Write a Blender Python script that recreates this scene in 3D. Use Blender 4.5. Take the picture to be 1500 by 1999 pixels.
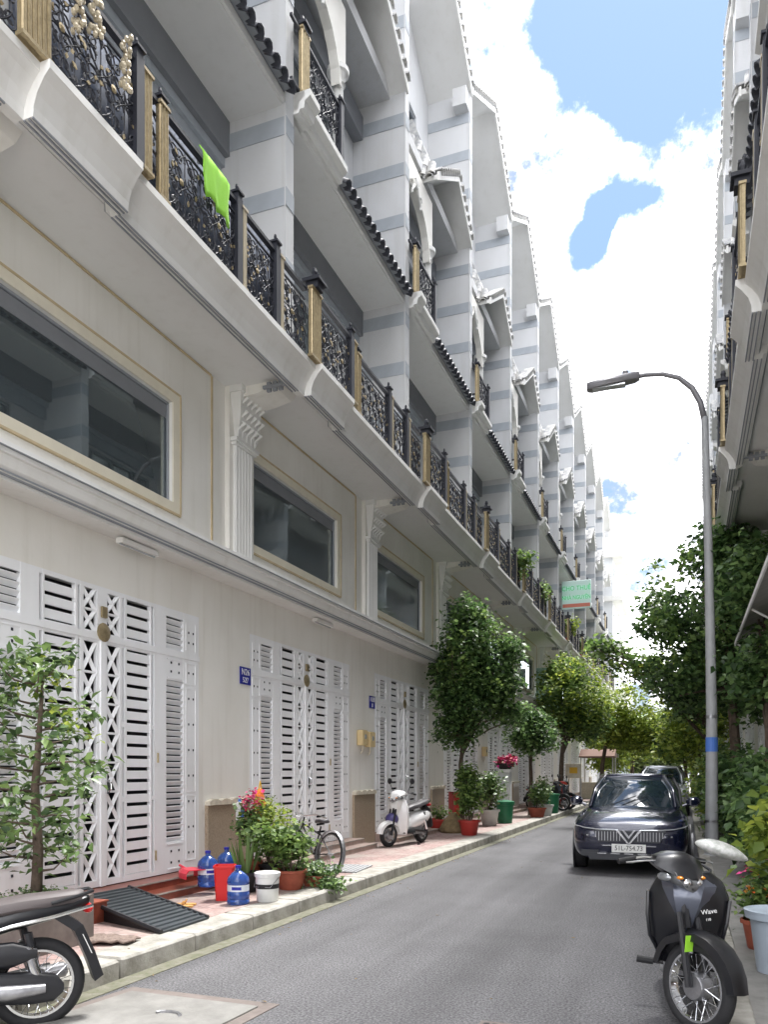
import bpy, math, random
import numpy as np
from mathutils import Vector, Matrix
random.seed(7)
R = math.radians
for o in list(bpy.data.objects): bpy.data.objects.remove(o)
S = bpy.context.scene
COL = S.collection
PI = math.pi

# ------------------------------------------------------------------ camera
YAW = 20.839
cd = bpy.data.cameras.new('camera'); cam = bpy.data.objects.new('camera', cd); COL.objects.link(cam); S.camera = cam
cam.location = (0, 0, 1.6); cam.rotation_euler = (R(90), 0, R(YAW))
cd.sensor_fit = 'VERTICAL'; cd.sensor_height = 36.0; cd.sensor_width = 27.0
cd.lens = 1550 / 1999 * 36.0
cd.shift_y = (1505 - 999.5) / 1999
cd.clip_end = 3000; cd.clip_start = 0.05

# ------------------------------------------------------------------ sky and sun
SUN_EL, SUN_AZ = 66, 14          # azimuth measured from +Y towards +X
w = bpy.data.worlds.new('World'); S.world = w; w.use_nodes = True
nt = w.node_tree; nt.nodes.clear()
N = nt.nodes.new; L = nt.links.new
out = N('ShaderNodeOutputWorld'); bg = N('ShaderNodeBackground'); sky = N('ShaderNodeTexSky')
sky.sky_type = 'NISHITA'; sky.sun_disc = False; sky.sun_elevation = R(SUN_EL); sky.sun_rotation = R(SUN_AZ)
sky.air_density = 1.0; sky.dust_density = 1.2; sky.ozone_density = 1.5
tc = N('ShaderNodeTexCoord')
def vecdot(v, cx):
    n = N('ShaderNodeVectorMath'); n.operation = 'DISTANCE'; L(v, n.inputs[0]); n.inputs[1].default_value = cx; return n.outputs['Value']
def m(op, a, b=None, c=None, clamp=False):
    n = N('ShaderNodeMath'); n.operation = op; n.use_clamp = clamp
    for i, q in enumerate((a, b, c)):
        if q is None: continue
        if isinstance(q, (int, float)): n.inputs[i].default_value = q
        else: L(q, n.inputs[i])
    return n.outputs[0]
def skydir(px, py):
    c, s = math.cos(R(YAW)), math.sin(R(YAW)); u = (px - 750) / 1550; v = (1505 - py) / 1550
    d = Vector((-s + c * u, c + s * u, v)).normalized(); return tuple(d)
G = tc.outputs['Generated']
no = N('ShaderNodeTexNoise'); no.inputs['Scale'].default_value = 3.2; no.inputs['Detail'].default_value = 9; no.inputs['Roughness'].default_value = 0.6
L(G, no.inputs['Vector'])
no2 = N('ShaderNodeTexNoise'); no2.inputs['Scale'].default_value = 9; no2.inputs['Detail'].default_value = 12; no2.inputs['Roughness'].default_value = .66; L(G, no2.inputs['Vector'])
blue = None                        # gaps between the clouds
for (px, py, rad, amp) in ((1300, 0, .13, .85), (1150, 60, .05, .45), (1200, 110, .06, .6), (1250, 165, .05, .4), (1340, 70, .08, .5), (1200, 390, .034, .8), (1165, 440, .034, .9), (1150, 490, .028, .8), (1265, 385, .028, .6), (1240, 230, .04, .35), (1050, 75, .03, .25), (900, -500, .25, .8)):
    d = vecdot(G, skydir(px, py))
    g = m('MULTIPLY', m('SUBTRACT', 1.0, m('DIVIDE', d, rad), clamp=True), amp)
    blue = g if blue is None else m('ADD', blue, g)
cl = m('ADD', m('MULTIPLY', m('SUBTRACT', no.outputs['Fac'], .5), 2.0), m('MULTIPLY', m('SUBTRACT', no2.outputs['Fac'], .5), 4.6))
cov = m('SUBTRACT', m('ADD', cl, .80), m('MULTIPLY', blue, 1.9))
ramp = N('ShaderNodeMapRange'); ramp.interpolation_type = 'SMOOTHSTEP'; ramp.inputs['From Min'].default_value = -.15; ramp.inputs['From Max'].default_value = .80
L(cov, ramp.inputs['Value'])
shade = N('ShaderNodeMapRange'); shade.inputs['From Min'].default_value = .38; shade.inputs['From Max'].default_value = .56; shade.inputs['To Min'].default_value = 1.5; shade.inputs['To Max'].default_value = 11.5
L(no2.outputs['Fac'], shade.inputs['Value'])
cc = N('ShaderNodeCombineColor'); L(shade.outputs[0], cc.inputs[0]); L(m('MULTIPLY', shade.outputs[0], 1.0), cc.inputs[1]); L(m('MULTIPLY', shade.outputs[0], 1.03), cc.inputs[2])
mixs = N('ShaderNodeMix'); mixs.data_type = 'RGBA'
hz = N('ShaderNodeMix'); hz.data_type = 'RGBA'; hz.inputs['Factor'].default_value = .9; L(sky.outputs[0], hz.inputs['A']); hz.inputs['B'].default_value = (.60, .98, 1.72, 1)
L(ramp.outputs[0], mixs.inputs['Factor']); L(hz.outputs['Result'], mixs.inputs['A']); L(cc.outputs[0], mixs.inputs['B'])
L(mixs.outputs['Result'], bg.inputs['Color']); bg.inputs['Strength'].default_value = 0.10
L(bg.outputs[0], out.inputs['Surface'])
sd = bpy.data.lights.new('sun', 'SUN'); so = bpy.data.objects.new('sun', sd); COL.objects.link(so)
sd.energy = 1.3; sd.angle = R(12); sd.color = (1, .98, .95)
v = Vector((math.cos(R(SUN_EL)) * math.sin(R(SUN_AZ)), math.cos(R(SUN_EL)) * math.cos(R(SUN_AZ)), math.sin(R(SUN_EL))))
so.rotation_euler = v.to_track_quat('Z', 'Y').to_euler()
S.view_settings.view_transform = 'Standard'; S.view_settings.look = 'None'; S.view_settings.gamma = 1; S.view_settings.use_curve_mapping = False
S.view_settings.exposure = 2.45
S.render.engine = 'CYCLES'
S.cycles.max_bounces = 8; S.cycles.diffuse_bounces = 5; S.cycles.transparent_max_bounces = 8

# ------------------------------------------------------------------ materials
def mat(name, col, rough=.7, metal=0, var=0.0, vscale=3, bump=0, bscale=40, spec=.5, coat=0, trans=0, alpha=1, col2=None, emis=None, island=0, transl=0, sheet=None):
    M = bpy.data.materials.new(name); M.use_nodes = True; t = M.node_tree; b = t.nodes['Principled BSDF']
    col = tuple(col) + (1,)
    b.inputs['Base Color'].default_value = col; b.inputs['Roughness'].default_value = rough; b.inputs['Metallic'].default_value = metal
    b.inputs['Specular IOR Level'].default_value = spec; b.inputs['Coat Weight'].default_value = coat; b.inputs['Coat Roughness'].default_value = .04
    b.inputs['Transmission Weight'].default_value = trans; b.inputs['Alpha'].default_value = alpha
    if emis: b.inputs['Emission Color'].default_value = tuple(emis[:3]) + (1,); b.inputs['Emission Strength'].default_value = emis[3]
    n, l = t.nodes.new, t.links.new
    tcn = n('ShaderNodeTexCoord')
    src = None
    if var or col2:
        nz = n('ShaderNodeTexNoise'); nz.inputs['Scale'].default_value = vscale; nz.inputs['Detail'].default_value = 8; nz.inputs['Roughness'].default_value = .65
        l(tcn.outputs['Object'], nz.inputs['Vector'])
        rp = n('ShaderNodeMapRange'); rp.inputs['From Min'].default_value = .35; rp.inputs['From Max'].default_value = .65; l(nz.outputs['Fac'], rp.inputs['Value'])
        mx = n('ShaderNodeMix'); mx.data_type = 'RGBA'; l(rp.outputs[0], mx.inputs['Factor']); mx.inputs['A'].default_value = col
        c2 = tuple(col2) + (1,) if col2 else tuple(max(0, q * (1 - var)) for q in col[:3]) + (1,)
        mx.inputs['B'].default_value = c2; src = mx.outputs['Result']
    if island:
        ge = n('ShaderNodeNewGeometry'); hs = n('ShaderNodeHueSaturation')
        r1 = n('ShaderNodeMapRange'); r1.inputs['To Min'].default_value = 1 - island; r1.inputs['To Max'].default_value = 1 + island; l(ge.outputs['Random Per Island'], r1.inputs['Value'])
        r2 = n('ShaderNodeMath'); r2.operation = 'MULTIPLY_ADD'; l(ge.outputs['Random Per Island'], r2.inputs[0]); r2.inputs[1].default_value = -.05; r2.inputs[2].default_value = .52
        l(r1.outputs[0], hs.inputs['Value']); l(r2.outputs[0], hs.inputs['Hue'])
        if src: l(src, hs.inputs['Color'])
        else: hs.inputs['Color'].default_value = col
        src = hs.outputs[0]
    if src: l(src, b.inputs['Base Color'])
    if bump:
        nb = n('ShaderNodeTexNoise'); nb.inputs['Scale'].default_value = bscale; nb.inputs['Detail'].default_value = 6; l(tcn.outputs['Object'], nb.inputs['Vector'])
        bp = n('ShaderNodeBump'); bp.inputs['Strength'].default_value = bump; bp.inputs['Distance'].default_value = .01; l(nb.outputs['Fac'], bp.inputs['Height']); l(bp.outputs[0], b.inputs['Normal'])
    if transl:
        tr = n('ShaderNodeBsdfTranslucent'); ms = n('ShaderNodeMixShader'); ms.inputs[0].default_value = transl
        if src: l(src, tr.inputs['Color'])
        else: tr.inputs['Color'].default_value = col
        o = t.nodes['Material Output']; l(b.outputs[0], ms.inputs[1]); l(tr.outputs[0], ms.inputs[2]); l(ms.outputs[0], o.inputs['Surface'])
    return M
def wallmat(name, col, stain=.12):
    """painted render: large soft mottling, rain streaks that run down, faint trowel relief"""
    M = mat(name, col, .75); t = M.node_tree; n, l = t.nodes.new, t.links.new; b = t.nodes['Principled BSDF']
    tcn = n('ShaderNodeTexCoord')
    n1 = n('ShaderNodeTexNoise'); n1.inputs['Scale'].default_value = .9; n1.inputs['Detail'].default_value = 7; l(tcn.outputs['Object'], n1.inputs['Vector'])
    mp = n('ShaderNodeMapping'); mp.inputs['Scale'].default_value = (5, 5, .35); l(tcn.outputs['Object'], mp.inputs['Vector'])
    n2 = n('ShaderNodeTexNoise'); n2.inputs['Scale'].default_value = 1.4; n2.inputs['Detail'].default_value = 6; l(mp.outputs[0], n2.inputs['Vector'])
    a = n('ShaderNodeMapRange'); a.inputs['From Min'].default_value = .4; a.inputs['From Max'].default_value = .72; l(n1.outputs['Fac'], a.inputs['Value'])
    c = n('ShaderNodeMapRange'); c.inputs['From Min'].default_value = .52; c.inputs['From Max'].default_value = .8; l(n2.outputs['Fac'], c.inputs['Value'])
    s = n('ShaderNodeMath'); s.operation = 'ADD'; l(a.outputs[0], s.inputs[0]); l(c.outputs[0], s.inputs[1])
    s2 = n('ShaderNodeMath'); s2.operation = 'MULTIPLY'; s2.use_clamp = True; l(s.outputs[0], s2.inputs[0]); s2.inputs[1].default_value = stain * 2.2
    mx = n('ShaderNodeMix'); mx.data_type = 'RGBA'; l(s2.outputs[0], mx.inputs['Factor']); mx.inputs['A'].default_value = tuple(col) + (1,)
    mx.inputs['B'].default_value = (col[0] * .66, col[1] * .64, col[2] * .58, 1); l(mx.outputs['Result'], b.inputs['Base Color'])
    nb = n('ShaderNodeTexNoise'); nb.inputs['Scale'].default_value = 18; nb.inputs['Detail'].default_value = 8; l(tcn.outputs['Object'], nb.inputs['Vector'])
    bp = n('ShaderNodeBump'); bp.inputs['Strength'].default_value = .18; bp.inputs['Distance'].default_value = .01; l(nb.outputs['Fac'], bp.inputs['Height']); l(bp.outputs[0], b.inputs['Normal'])
    return M
M = dict(
    wall=wallmat('cream_paint', (.84, .825, .78), .13), white=wallmat('white_paint', (.62, .63, .645), .12), soff=wallmat('soffit_paint', (.78, .78, .77), .07),
    trim=wallmat('white_moulding', (.80, .80, .785), .12), band=mat('grey_band_paint', (.40, .435, .475), .7, var=.12), greyt=mat('grey_trim', (.30, .32, .35), .7, var=.1),
    tan=mat('tan_line_paint', (.62, .50, .31), .7, var=.2, vscale=6), lintel=mat('dark_grey_beam', (.22, .23, .25), .7, var=.1),
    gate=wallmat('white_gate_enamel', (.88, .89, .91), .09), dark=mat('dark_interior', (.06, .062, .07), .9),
    iron=mat('black_iron', (.02, .022, .032), .55), gold=mat('gold_paint', (.46, .37, .22), .42, metal=.6, var=.3, vscale=20), goldlt=mat('pale_gold_paint', (.56, .49, .36), .4, metal=.4, var=.2),
    tile=mat('dark_roof_tile', (.075, .08, .10), .6, var=.3, vscale=9), wtile=mat('weathered_roof_tile', (.26, .27, .29), .6, col2=(.62, .61, .58), vscale=6),
    granite=mat('tan_granite', (.42, .34, .25), .35, col2=(.27, .21, .15), vscale=55, bump=.05), cap=mat('cream_cap', (.72, .66, .54), .55, var=.25, vscale=12),
    steps=mat('red_tile_step', (.24, .062, .038), .3, var=.3, vscale=9), conc=mat('pale_concrete', (.40, .385, .35), .9, col2=(.21, .20, .17), vscale=4, bump=.4, bscale=50),
    creamband=mat('cream_band_paint', (.78, .73, .60), .7, var=.08, vscale=4), pinkc=mat('pinkish_concrete', (.40, .31, .27), .8, col2=(.30, .22, .19), vscale=6, bump=.2), moss=mat('mossy_gutter', (.19, .18, .145), .95, col2=(.11, .115, .07), vscale=9, bump=.4), slab=mat('road_concrete', (.235, .23, .215), .9, col2=(.165, .16, .15), vscale=4, bump=.4, bscale=60),
    slabedge=mat('worn_frame', (.19, .16, .145), .85, var=.3, vscale=8), rubber=mat('rubber', (.016, .016, .018), .75, var=.3, vscale=30, bump=.2), chrome=mat('chrome', (.75, .76, .78), .12, metal=1),
    steel=mat('dull_steel', (.42, .42, .44), .4, metal=.9, var=.3, vscale=15), black=mat('black_gloss_plastic', (.007, .0075, .010), .32, coat=.1), mblack=mat('matt_black_plastic', (.014, .0145, .018), .42, var=.25, vscale=10),
    gun=mat('gunmetal_paint', (.09, .10, .13), .3, metal=.5, coat=.5), seat=mat('grey_vinyl', (.06, .056, .062), .5, bump=.1, bscale=200), seatb=mat('brown_grey_vinyl', (.075, .062, .062), .55, bump=.1, bscale=200),
    navy=mat('navy_car_paint', (.007, .009, .030), .2, metal=.3, coat=1), cglass=mat('car_glass', (.012, .02, .028), .03, spec=.9), lampg=mat('lamp_glass', (.55, .57, .58), .08, spec=.8, metal=.35), lampd=mat('smoked_lamp_glass', (.22, .23, .24), .05, spec=.9, metal=.5), amber=mat('amber_lens', (.7, .25, .03), .15), redl=mat('red_lens', (.5, .02, .02), .15),
    wpaint=mat('white_scooter_paint', (.78, .78, .78), .2, coat=.6), plate=mat('white_plate', (.75, .75, .73), .4), ink=mat('black_ink', (.012, .012, .014), .6),
    blueplate=mat('blue_enamel', (.02, .025, .30), .3), wink=mat('white_ink', (.8, .8, .8), .5), brass=mat('yellow_box_plastic', (.68, .53, .28), .5, var=.1),
    jug=mat('blue_jug_plastic', (.05, .14, .50), .12, trans=.55, spec=.7), jlabel=mat('jug_label', (.62, .66, .74), .4), red=mat('red_plastic', (.62, .018, .018), .35), pinkred=mat('pink_red_plastic', (.70, .03, .06), .35),
    wplast=mat('white_bucket_plastic', (.72, .72, .70), .4, var=.1), orange=mat('orange_cloth', (.80, .22, .02), .8), yell=mat('yellow_cloth', (.75, .45, .05), .8), lime=mat('lime_towel', (.35, .75, .08), .95, bump=.5, bscale=150, transl=.2),
    terra=mat('terracotta', (.36, .09, .05), .75, var=.3, vscale=10), redpot=mat('red_plastic_pot', (.42, .035, .025), .5, var=.2), soil=mat('soil', (.05, .035, .022), .95, bump=.6), greenp=mat('green_plastic', (.015, .16, .07), .4, var=.15), whitep=mat('white_pot', (.60, .60, .56), .6, var=.2),
    bark=mat('bark', (.13, .095, .07), .9, var=.5, vscale=14, bump=.8, bscale=40), pole=mat('galvanised_pole', (.42, .43, .44), .6, metal=.1, var=.15, vscale=4), lamp=mat('grey_lamp_housing', (.25, .245, .26), .5, metal=.3),
    ramp=mat('black_plastic_ramp', (.03, .038, .045), .5, var=.3), rug=mat('brown_mat', (.13, .095, .08), .95, col2=(.25, .19, .16), vscale=40, bump=.6), slip=mat('tan_cloth', (.55, .30, .10), .9),
    greybin=mat('grey_blue_plastic', (.45, .52, .60), .45, var=.1), bag=mat('white_printed_plastic', (.74, .74, .73), .3, col2=(.40, .43, .38), vscale=14, transl=.15), canvas=mat('awning_sheet', (.38, .36, .34), .6, var=.2),
    mint=mat('mint_board', (.45, .66, .58), .5, var=.1), signbg=mat('pale_green_sign', (.62, .80, .76), .4), signgreen=mat('green_letters', (.005, .30, .09), .4, emis=(.0, .5, .15, .2)), signred=mat('red_strip', (.6, .18, .12), .5),
    silver=mat('silver_car_paint', (.50, .52, .55), .25, metal=.5, coat=1), curtain=mat('dark_curtain', (.10, .12, .17), .8, var=.5, vscale=12), curtw=mat('pale_curtain', (.52, .54, .56), .8, var=.15, vscale=12),
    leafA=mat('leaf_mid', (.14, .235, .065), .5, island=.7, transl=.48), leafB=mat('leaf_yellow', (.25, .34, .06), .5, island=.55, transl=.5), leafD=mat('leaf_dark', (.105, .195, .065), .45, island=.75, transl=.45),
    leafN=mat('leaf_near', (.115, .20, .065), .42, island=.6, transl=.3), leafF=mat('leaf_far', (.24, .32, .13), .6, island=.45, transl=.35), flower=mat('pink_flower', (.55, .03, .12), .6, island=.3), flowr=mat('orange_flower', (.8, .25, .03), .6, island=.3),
    sack=mat('old_sack', (.26, .19, .10), .95, var=.4, vscale=14, bump=.6), far=wallmat('far_white', (.62, .64, .66), .1), purple=mat('purple_helmet', (.06, .05, .18), .4), teal=mat('teal_sheet', (.10, .42, .42), .6), roofred=mat('red_brown_roof', (.16, .085, .06), .8),
    lgreen=mat('lime_sticker', (.35, .75, .05), .4), bsticker=mat('blue_sticker', (.08, .20, .60), .5), wire=mat('black_wire', (.02, .02, .02), .7),
)
# asphalt, tiled pavement, window glass : own graphs
def asphalt():
    A = mat('asphalt', (.12, .12, .12), .8, spec=.35); t = A.node_tree; n, l = t.nodes.new, t.links.new; b = t.nodes['Principled BSDF']; tcn = n('ShaderNodeTexCoord')
    a = n('ShaderNodeTexNoise'); a.inputs['Scale'].default_value = 55; a.inputs['Detail'].default_value = 6; a.inputs['Roughness'].default_value = .8; l(tcn.outputs['Object'], a.inputs['Vector'])
    c = n('ShaderNodeTexNoise'); c.inputs['Scale'].default_value = .6; c.inputs['Detail'].default_value = 8; c.inputs['Roughness'].default_value = .7; l(tcn.outputs['Object'], c.inputs['Vector'])
    vo = n('ShaderNodeTexVoronoi'); vo.inputs['Scale'].default_value = 75; l(tcn.outputs['Object'], vo.inputs['Vector'])
    r = n('ShaderNodeValToRGB'); r.color_ramp.elements[0].position = .40; r.color_ramp.elements[0].color = (.035, .035, .040, 1); r.color_ramp.elements[1].position = .64; r.color_ramp.elements[1].color = (.19, .187, .192, 1); l(a.outputs['Fac'], r.inputs[0])
    mp = n('ShaderNodeMapping'); mp.inputs['Scale'].default_value = (1.7, .10, 1); l(tcn.outputs['Object'], mp.inputs['Vector']); tk = n('ShaderNodeTexNoise'); tk.inputs['Scale'].default_value = 1; tk.inputs['Detail'].default_value = 5; l(mp.outputs[0], tk.inputs['Vector'])
    av = n('ShaderNodeMath'); av.operation = 'MULTIPLY_ADD'; l(tk.outputs['Fac'], av.inputs[0]); av.inputs[1].default_value = .6; hf = n('ShaderNodeMath'); hf.operation = 'MULTIPLY'; l(c.outputs['Fac'], hf.inputs[0]); hf.inputs[1].default_value = .4; l(hf.outputs[0], av.inputs[2])
    r2 = n('ShaderNodeMapRange'); r2.inputs['From Min'].default_value = .38; r2.inputs['From Max'].default_value = .62; r2.inputs['To Min'].default_value = .72; r2.inputs['To Max'].default_value = 1.25; l(av.outputs[0], r2.inputs['Value'])
    mx = n('ShaderNodeMix'); mx.data_type = 'RGBA'; mx.blend_type = 'MULTIPLY'; mx.inputs['Factor'].default_value = 1; l(r.outputs[0], mx.inputs['A']); l(r2.outputs[0], mx.inputs['B']); l(mx.outputs['Result'], b.inputs['Base Color'])
    bp = n('ShaderNodeBump'); bp.inputs['Strength'].default_value = .7; bp.inputs['Distance'].default_value = .006; l(vo.outputs['Distance'], bp.inputs['Height']); l(bp.outputs[0], b.inputs['Normal'])
    return A
def paving():
    A = mat('pink_paving', (.3, .2, .17), .7); t = A.node_tree; n, l = t.nodes.new, t.links.new; b = t.nodes['Principled BSDF']; tcn = n('ShaderNodeTexCoord')
    vo = n('ShaderNodeTexVoronoi'); vo.inputs['Scale'].default_value = 26; l(tcn.outputs['Object'], vo.inputs['Vector'])
    r = n('ShaderNodeValToRGB'); e = r.color_ramp.elements; e[0].position = 0; e[0].color = (.33, .22, .20, 1); e[1].position = 1; e[1].color = (.44, .41, .38, 1)
    e.new(.45).color = (.37, .27, .25, 1); e.new(.7).color = (.26, .175, .165, 1); r.color_ramp.interpolation = 'CONSTANT'
    sp = n('ShaderNodeSeparateColor'); l(vo.outputs['Color'], sp.inputs[0]); l(sp.outputs[0], r.inputs[0])
    br = n('ShaderNodeTexBrick'); br.offset = 0; br.inputs['Scale'].default_value = 1; br.inputs['Brick Width'].default_value = .4; br.inputs['Row Height'].default_value = .4; br.inputs['Mortar Size'].default_value = .006
    br.inputs['Color1'].default_value = (1, 1, 1, 1); br.inputs['Color2'].default_value = (.85, .85, .85, 1); br.inputs['Mortar'].default_value = (.35, .33, .3, 1); l(tcn.outputs['Object'], br.inputs['Vector'])
    nz = n('ShaderNodeTexNoise'); nz.inputs['Scale'].default_value = 1.5; nz.inputs['Detail'].default_value = 8; l(tcn.outputs['Object'], nz.inputs['Vector'])
    mx = n('ShaderNodeMix'); mx.data_type = 'RGBA'; mx.blend_type = 'MULTIPLY'; mx.inputs['Factor'].default_value = 1; l(r.outputs[0], mx.inputs['A']); l(br.outputs['Color'], mx.inputs['B'])
    rr = n('ShaderNodeMapRange'); rr.inputs['From Min'].default_value = .45; rr.inputs['From Max'].default_value = .7; rr.inputs['To Max'].default_value = .75; l(nz.outputs['Fac'], rr.inputs['Value'])
    m2 = n('ShaderNodeMix'); m2.data_type = 'RGBA'; l(rr.outputs[0], m2.inputs['Factor']); l(mx.outputs['Result'], m2.inputs['A']); m2.inputs['B'].default_value = (.36, .33, .29, 1); l(m2.outputs['Result'], b.inputs['Base Color'])
    bp = n('ShaderNodeBump'); bp.inputs['Strength'].default_value = .3; bp.inputs['Distance'].default_value = .004; l(vo.outputs['Distance'], bp.inputs['Height']); l(bp.outputs[0], b.inputs['Normal'])
    return A
def winglass():
    A = bpy.data.materials.new('window_glass'); A.use_nodes = True; t = A.node_tree; n, l = t.nodes.new, t.links.new
    b = t.nodes['Principled BSDF']; b.inputs['Base Color'].default_value = (.03, .04, .045, 1); b.inputs['Roughness'].default_value = .35
    g = n('ShaderNodeBsdfGlossy'); g.inputs['Roughness'].default_value = .015; g.inputs['Color'].default_value = (.62, .70, .72, 1)
    fr = n('ShaderNodeFresnel'); fr.inputs['IOR'].default_value = 1.9; ms = n('ShaderNodeMixShader')
    tcn = n('ShaderNodeTexCoord'); nz = n('ShaderNodeTexNoise'); nz.inputs['Scale'].default_value = 1.1; l(tcn.outputs['Object'], nz.inputs['Vector'])
    bp = n('ShaderNodeBump'); bp.inputs['Strength'].default_value = .012; bp.inputs['Distance'].default_value = .05; l(nz.outputs['Fac'], bp.inputs['Height']); l(bp.outputs[0], g.inputs['Normal'])
    mm = n('ShaderNodeMath'); mm.operation = 'MULTIPLY_ADD'; l(fr.outputs[0], mm.inputs[0]); mm.inputs[1].default_value = .9; mm.inputs[2].default_value = .2; mm.use_clamp = True
    l(mm.outputs[0], ms.inputs[0]); l(b.outputs[0], ms.inputs[1]); l(g.outputs[0], ms.inputs[2]); l(ms.outputs[0], t.nodes['Material Output'].inputs['Surface'])
    return A
M['asphalt'] = asphalt(); M['paving'] = paving(); M['wglass'] = winglass()

# ------------------------------------------------------------------ mesh helpers
class MB:
    def __init__(s): s.v = []; s.f = []
    def add(s, vs, fs):
        n = len(s.v); s.v += [tuple(q) for q in vs]; s.f += [tuple(i + n for i in q) for q in fs]; return s
    def box(s, x0, x1, y0, y1, z0, z1):
        return s.add([(x0, y0, z0), (x1, y0, z0), (x1, y1, z0), (x0, y1, z0), (x0, y0, z1), (x1, y0, z1), (x1, y1, z1), (x0, y1, z1)],
                     [(0, 3, 2, 1), (4, 5, 6, 7), (0, 1, 5, 4), (1, 2, 6, 5), (2, 3, 7, 6), (3, 0, 4, 7)])
    def bbox(s, x0, x1, y0, y1, z0, z1, b=.01):          # box with chamfered top and vertical edges
        r = [(x0, y0 + b), (x0 + b, y0), (x1 - b, y0), (x1, y0 + b), (x1, y1 - b), (x1 - b, y1), (x0 + b, y1), (x0, y1 - b)]
        cx, cy = (x0 + x1) / 2, (y0 + y1) / 2
        def ins(p, k): return (p[0] + (b if p[0] < cx else -b) * k, p[1] + (b if p[1] < cy else -b) * k)
        rings = [[(p[0], p[1], z0) for p in r], [(p[0], p[1], z1 - b) for p in r], [(*ins(p, .8), z1) for p in r]]
        return s.loft(rings)
    def loft(s, rings, closed=True, caps=True):
        n = len(rings[0]); vs = [p for r in rings for p in r]; fs = []
        for i in range(len(rings) - 1):
            for j in range(n if closed else n - 1):
                a = i * n + j; b = i * n + (j + 1) % n; fs.append((a, b, b + n, a + n))
        if caps and closed: fs.append(tuple(range(n - 1, -1, -1))); fs.append(tuple((len(rings) - 1) * n + j for j in range(n)))
        return s.add(vs, fs)
    def tube(s, pts, r, n=6, caps=True, closed=False):
        pts = [Vector(p) for p in pts]; rr = r if isinstance(r, (list, tuple)) else [r] * len(pts); rings = []; up = None
        for i, p in enumerate(pts):
            d = (pts[min(i + 1, len(pts) - 1)] - pts[max(i - 1, 0)])
            if closed: d = pts[(i + 1) % len(pts)] - pts[i - 1]
            if d.length < 1e-9: d = Vector((0, 0, 1))
            d.normalize()
            if up is None: up = Vector((0, 0, 1)) if abs(d.z) < .9 else Vector((1, 0, 0))
            a = d.cross(up);
            if a.length < 1e-4: a = d.cross(Vector((.3, .9, .2)))
            a.normalize(); b = a.cross(d); up = b
            rings.append([tuple(p + (a * math.cos(2 * PI * k / n) + b * math.sin(2 * PI * k / n)) * rr[i]) for k in range(n)])
        if closed: rings.append(rings[0]); return s.loft(rings, caps=False)
        return s.loft(rings, caps=caps)
    def lathe(s, prof, n=20, c=(0, 0, 0), ax='z', caps=True):
        rings = []
        for (r, h) in prof:
            ring = []
            for k in range(n):
                a = 2 * PI * k / n; x, y = r * math.cos(a), r * math.sin(a)
                p = (x, y, h) if ax == 'z' else ((x, h, y) if ax == 'y' else (h, x, y))
                ring.append((p[0] + c[0], p[1] + c[1], p[2] + c[2]))
            rings.append(ring)
        return s.loft(rings, caps=caps)
    def prism(s, poly, y0, y1):                          # poly in x,z swept along y
        return s.loft([[(x, y0, z) for x, z in poly], [(x, y1, z) for x, z in poly]])
    def prismx(s, poly, x0, x1):                         # poly in y,z swept along x
        return s.loft([[(x0, y, z) for y, z in poly], [(x1, y, z) for y, z in poly]])
    def ell(s, c, r, n=12, k=8):
        rings = []
        for i in range(k + 1):
            a = -PI / 2 + PI * i / k; q = max(math.cos(a), .02)
            rings.append([(c[0] + r[0] * q * math.cos(2 * PI * j / n), c[1] + r[1] * q * math.sin(2 * PI * j / n), c[2] + r[2] * math.sin(a)) for j in range(n)])
        return s.loft(rings)
    def xf(s, mtx, i0=0):
        for i in range(i0, len(s.v)): s.v[i] = tuple(mtx @ Vector(s.v[i]))
        return s
    def merge(s, o, mtx=None):
        return s.add([tuple(mtx @ Vector(q)) for q in o.v] if mtx else o.v, o.f)
    def mesh(s, name, mt, smooth=False):
        me = bpy.data.meshes.new(name); me.from_pydata(s.v, [], s.f); me.materials.append(M[mt] if isinstance(mt, str) else mt)
        if smooth is True: me.polygons.foreach_set('use_smooth', [True] * len(me.polygons))
        elif smooth: me.polygons.foreach_set('use_smooth', [True] * len(me.polygons)); me.set_sharp_from_angle(angle=R(smooth))
        me.update(); return me
    def build(s, name, mt, parent=None, smooth=False, sub=0, label=None, kind=None):
        return place(name, s.mesh(name, mt, smooth), parent, sub=sub, label=label, kind=kind)
def place(name, me, parent=None, loc=(0, 0, 0), rot=(0, 0, 0), sc=(1, 1, 1), sub=0, label=None, kind=None):
    o = bpy.data.objects.new(name, me); COL.objects.link(o); o.location = loc; o.rotation_euler = rot; o.scale = sc
    if parent: o.parent = parent; CH.setdefault(parent.name, []).append(o)
    if sub: md = o.modifiers.new('sub', 'SUBSURF'); md.levels = sub; md.render_levels = sub
    if label: o['label'] = label
    if kind: o['kind'] = kind
    return o
def tag(o, label, cat, group=None):
    o['label'] = label; o['category'] = cat
    if group: o['group'] = group
    return o
def thing(name, label, cat, loc=(0, 0, 0), rz=0, group=None, sc=(1, 1, 1)):
    o = bpy.data.objects.new(name, None); COL.objects.link(o); o.location = loc; o.rotation_euler = (0, 0, R(rz)); o.scale = sc; o.empty_display_size = .2
    return tag(o, label, cat, group)
CH = {}
def copytree(o, parent=None):
    c = o.copy(); COL.objects.link(c); c.parent = parent
    if parent: CH.setdefault(parent.name, []).append(c)
    for ch in CH.get(o.name, []): copytree(ch, c)
    return c
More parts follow.
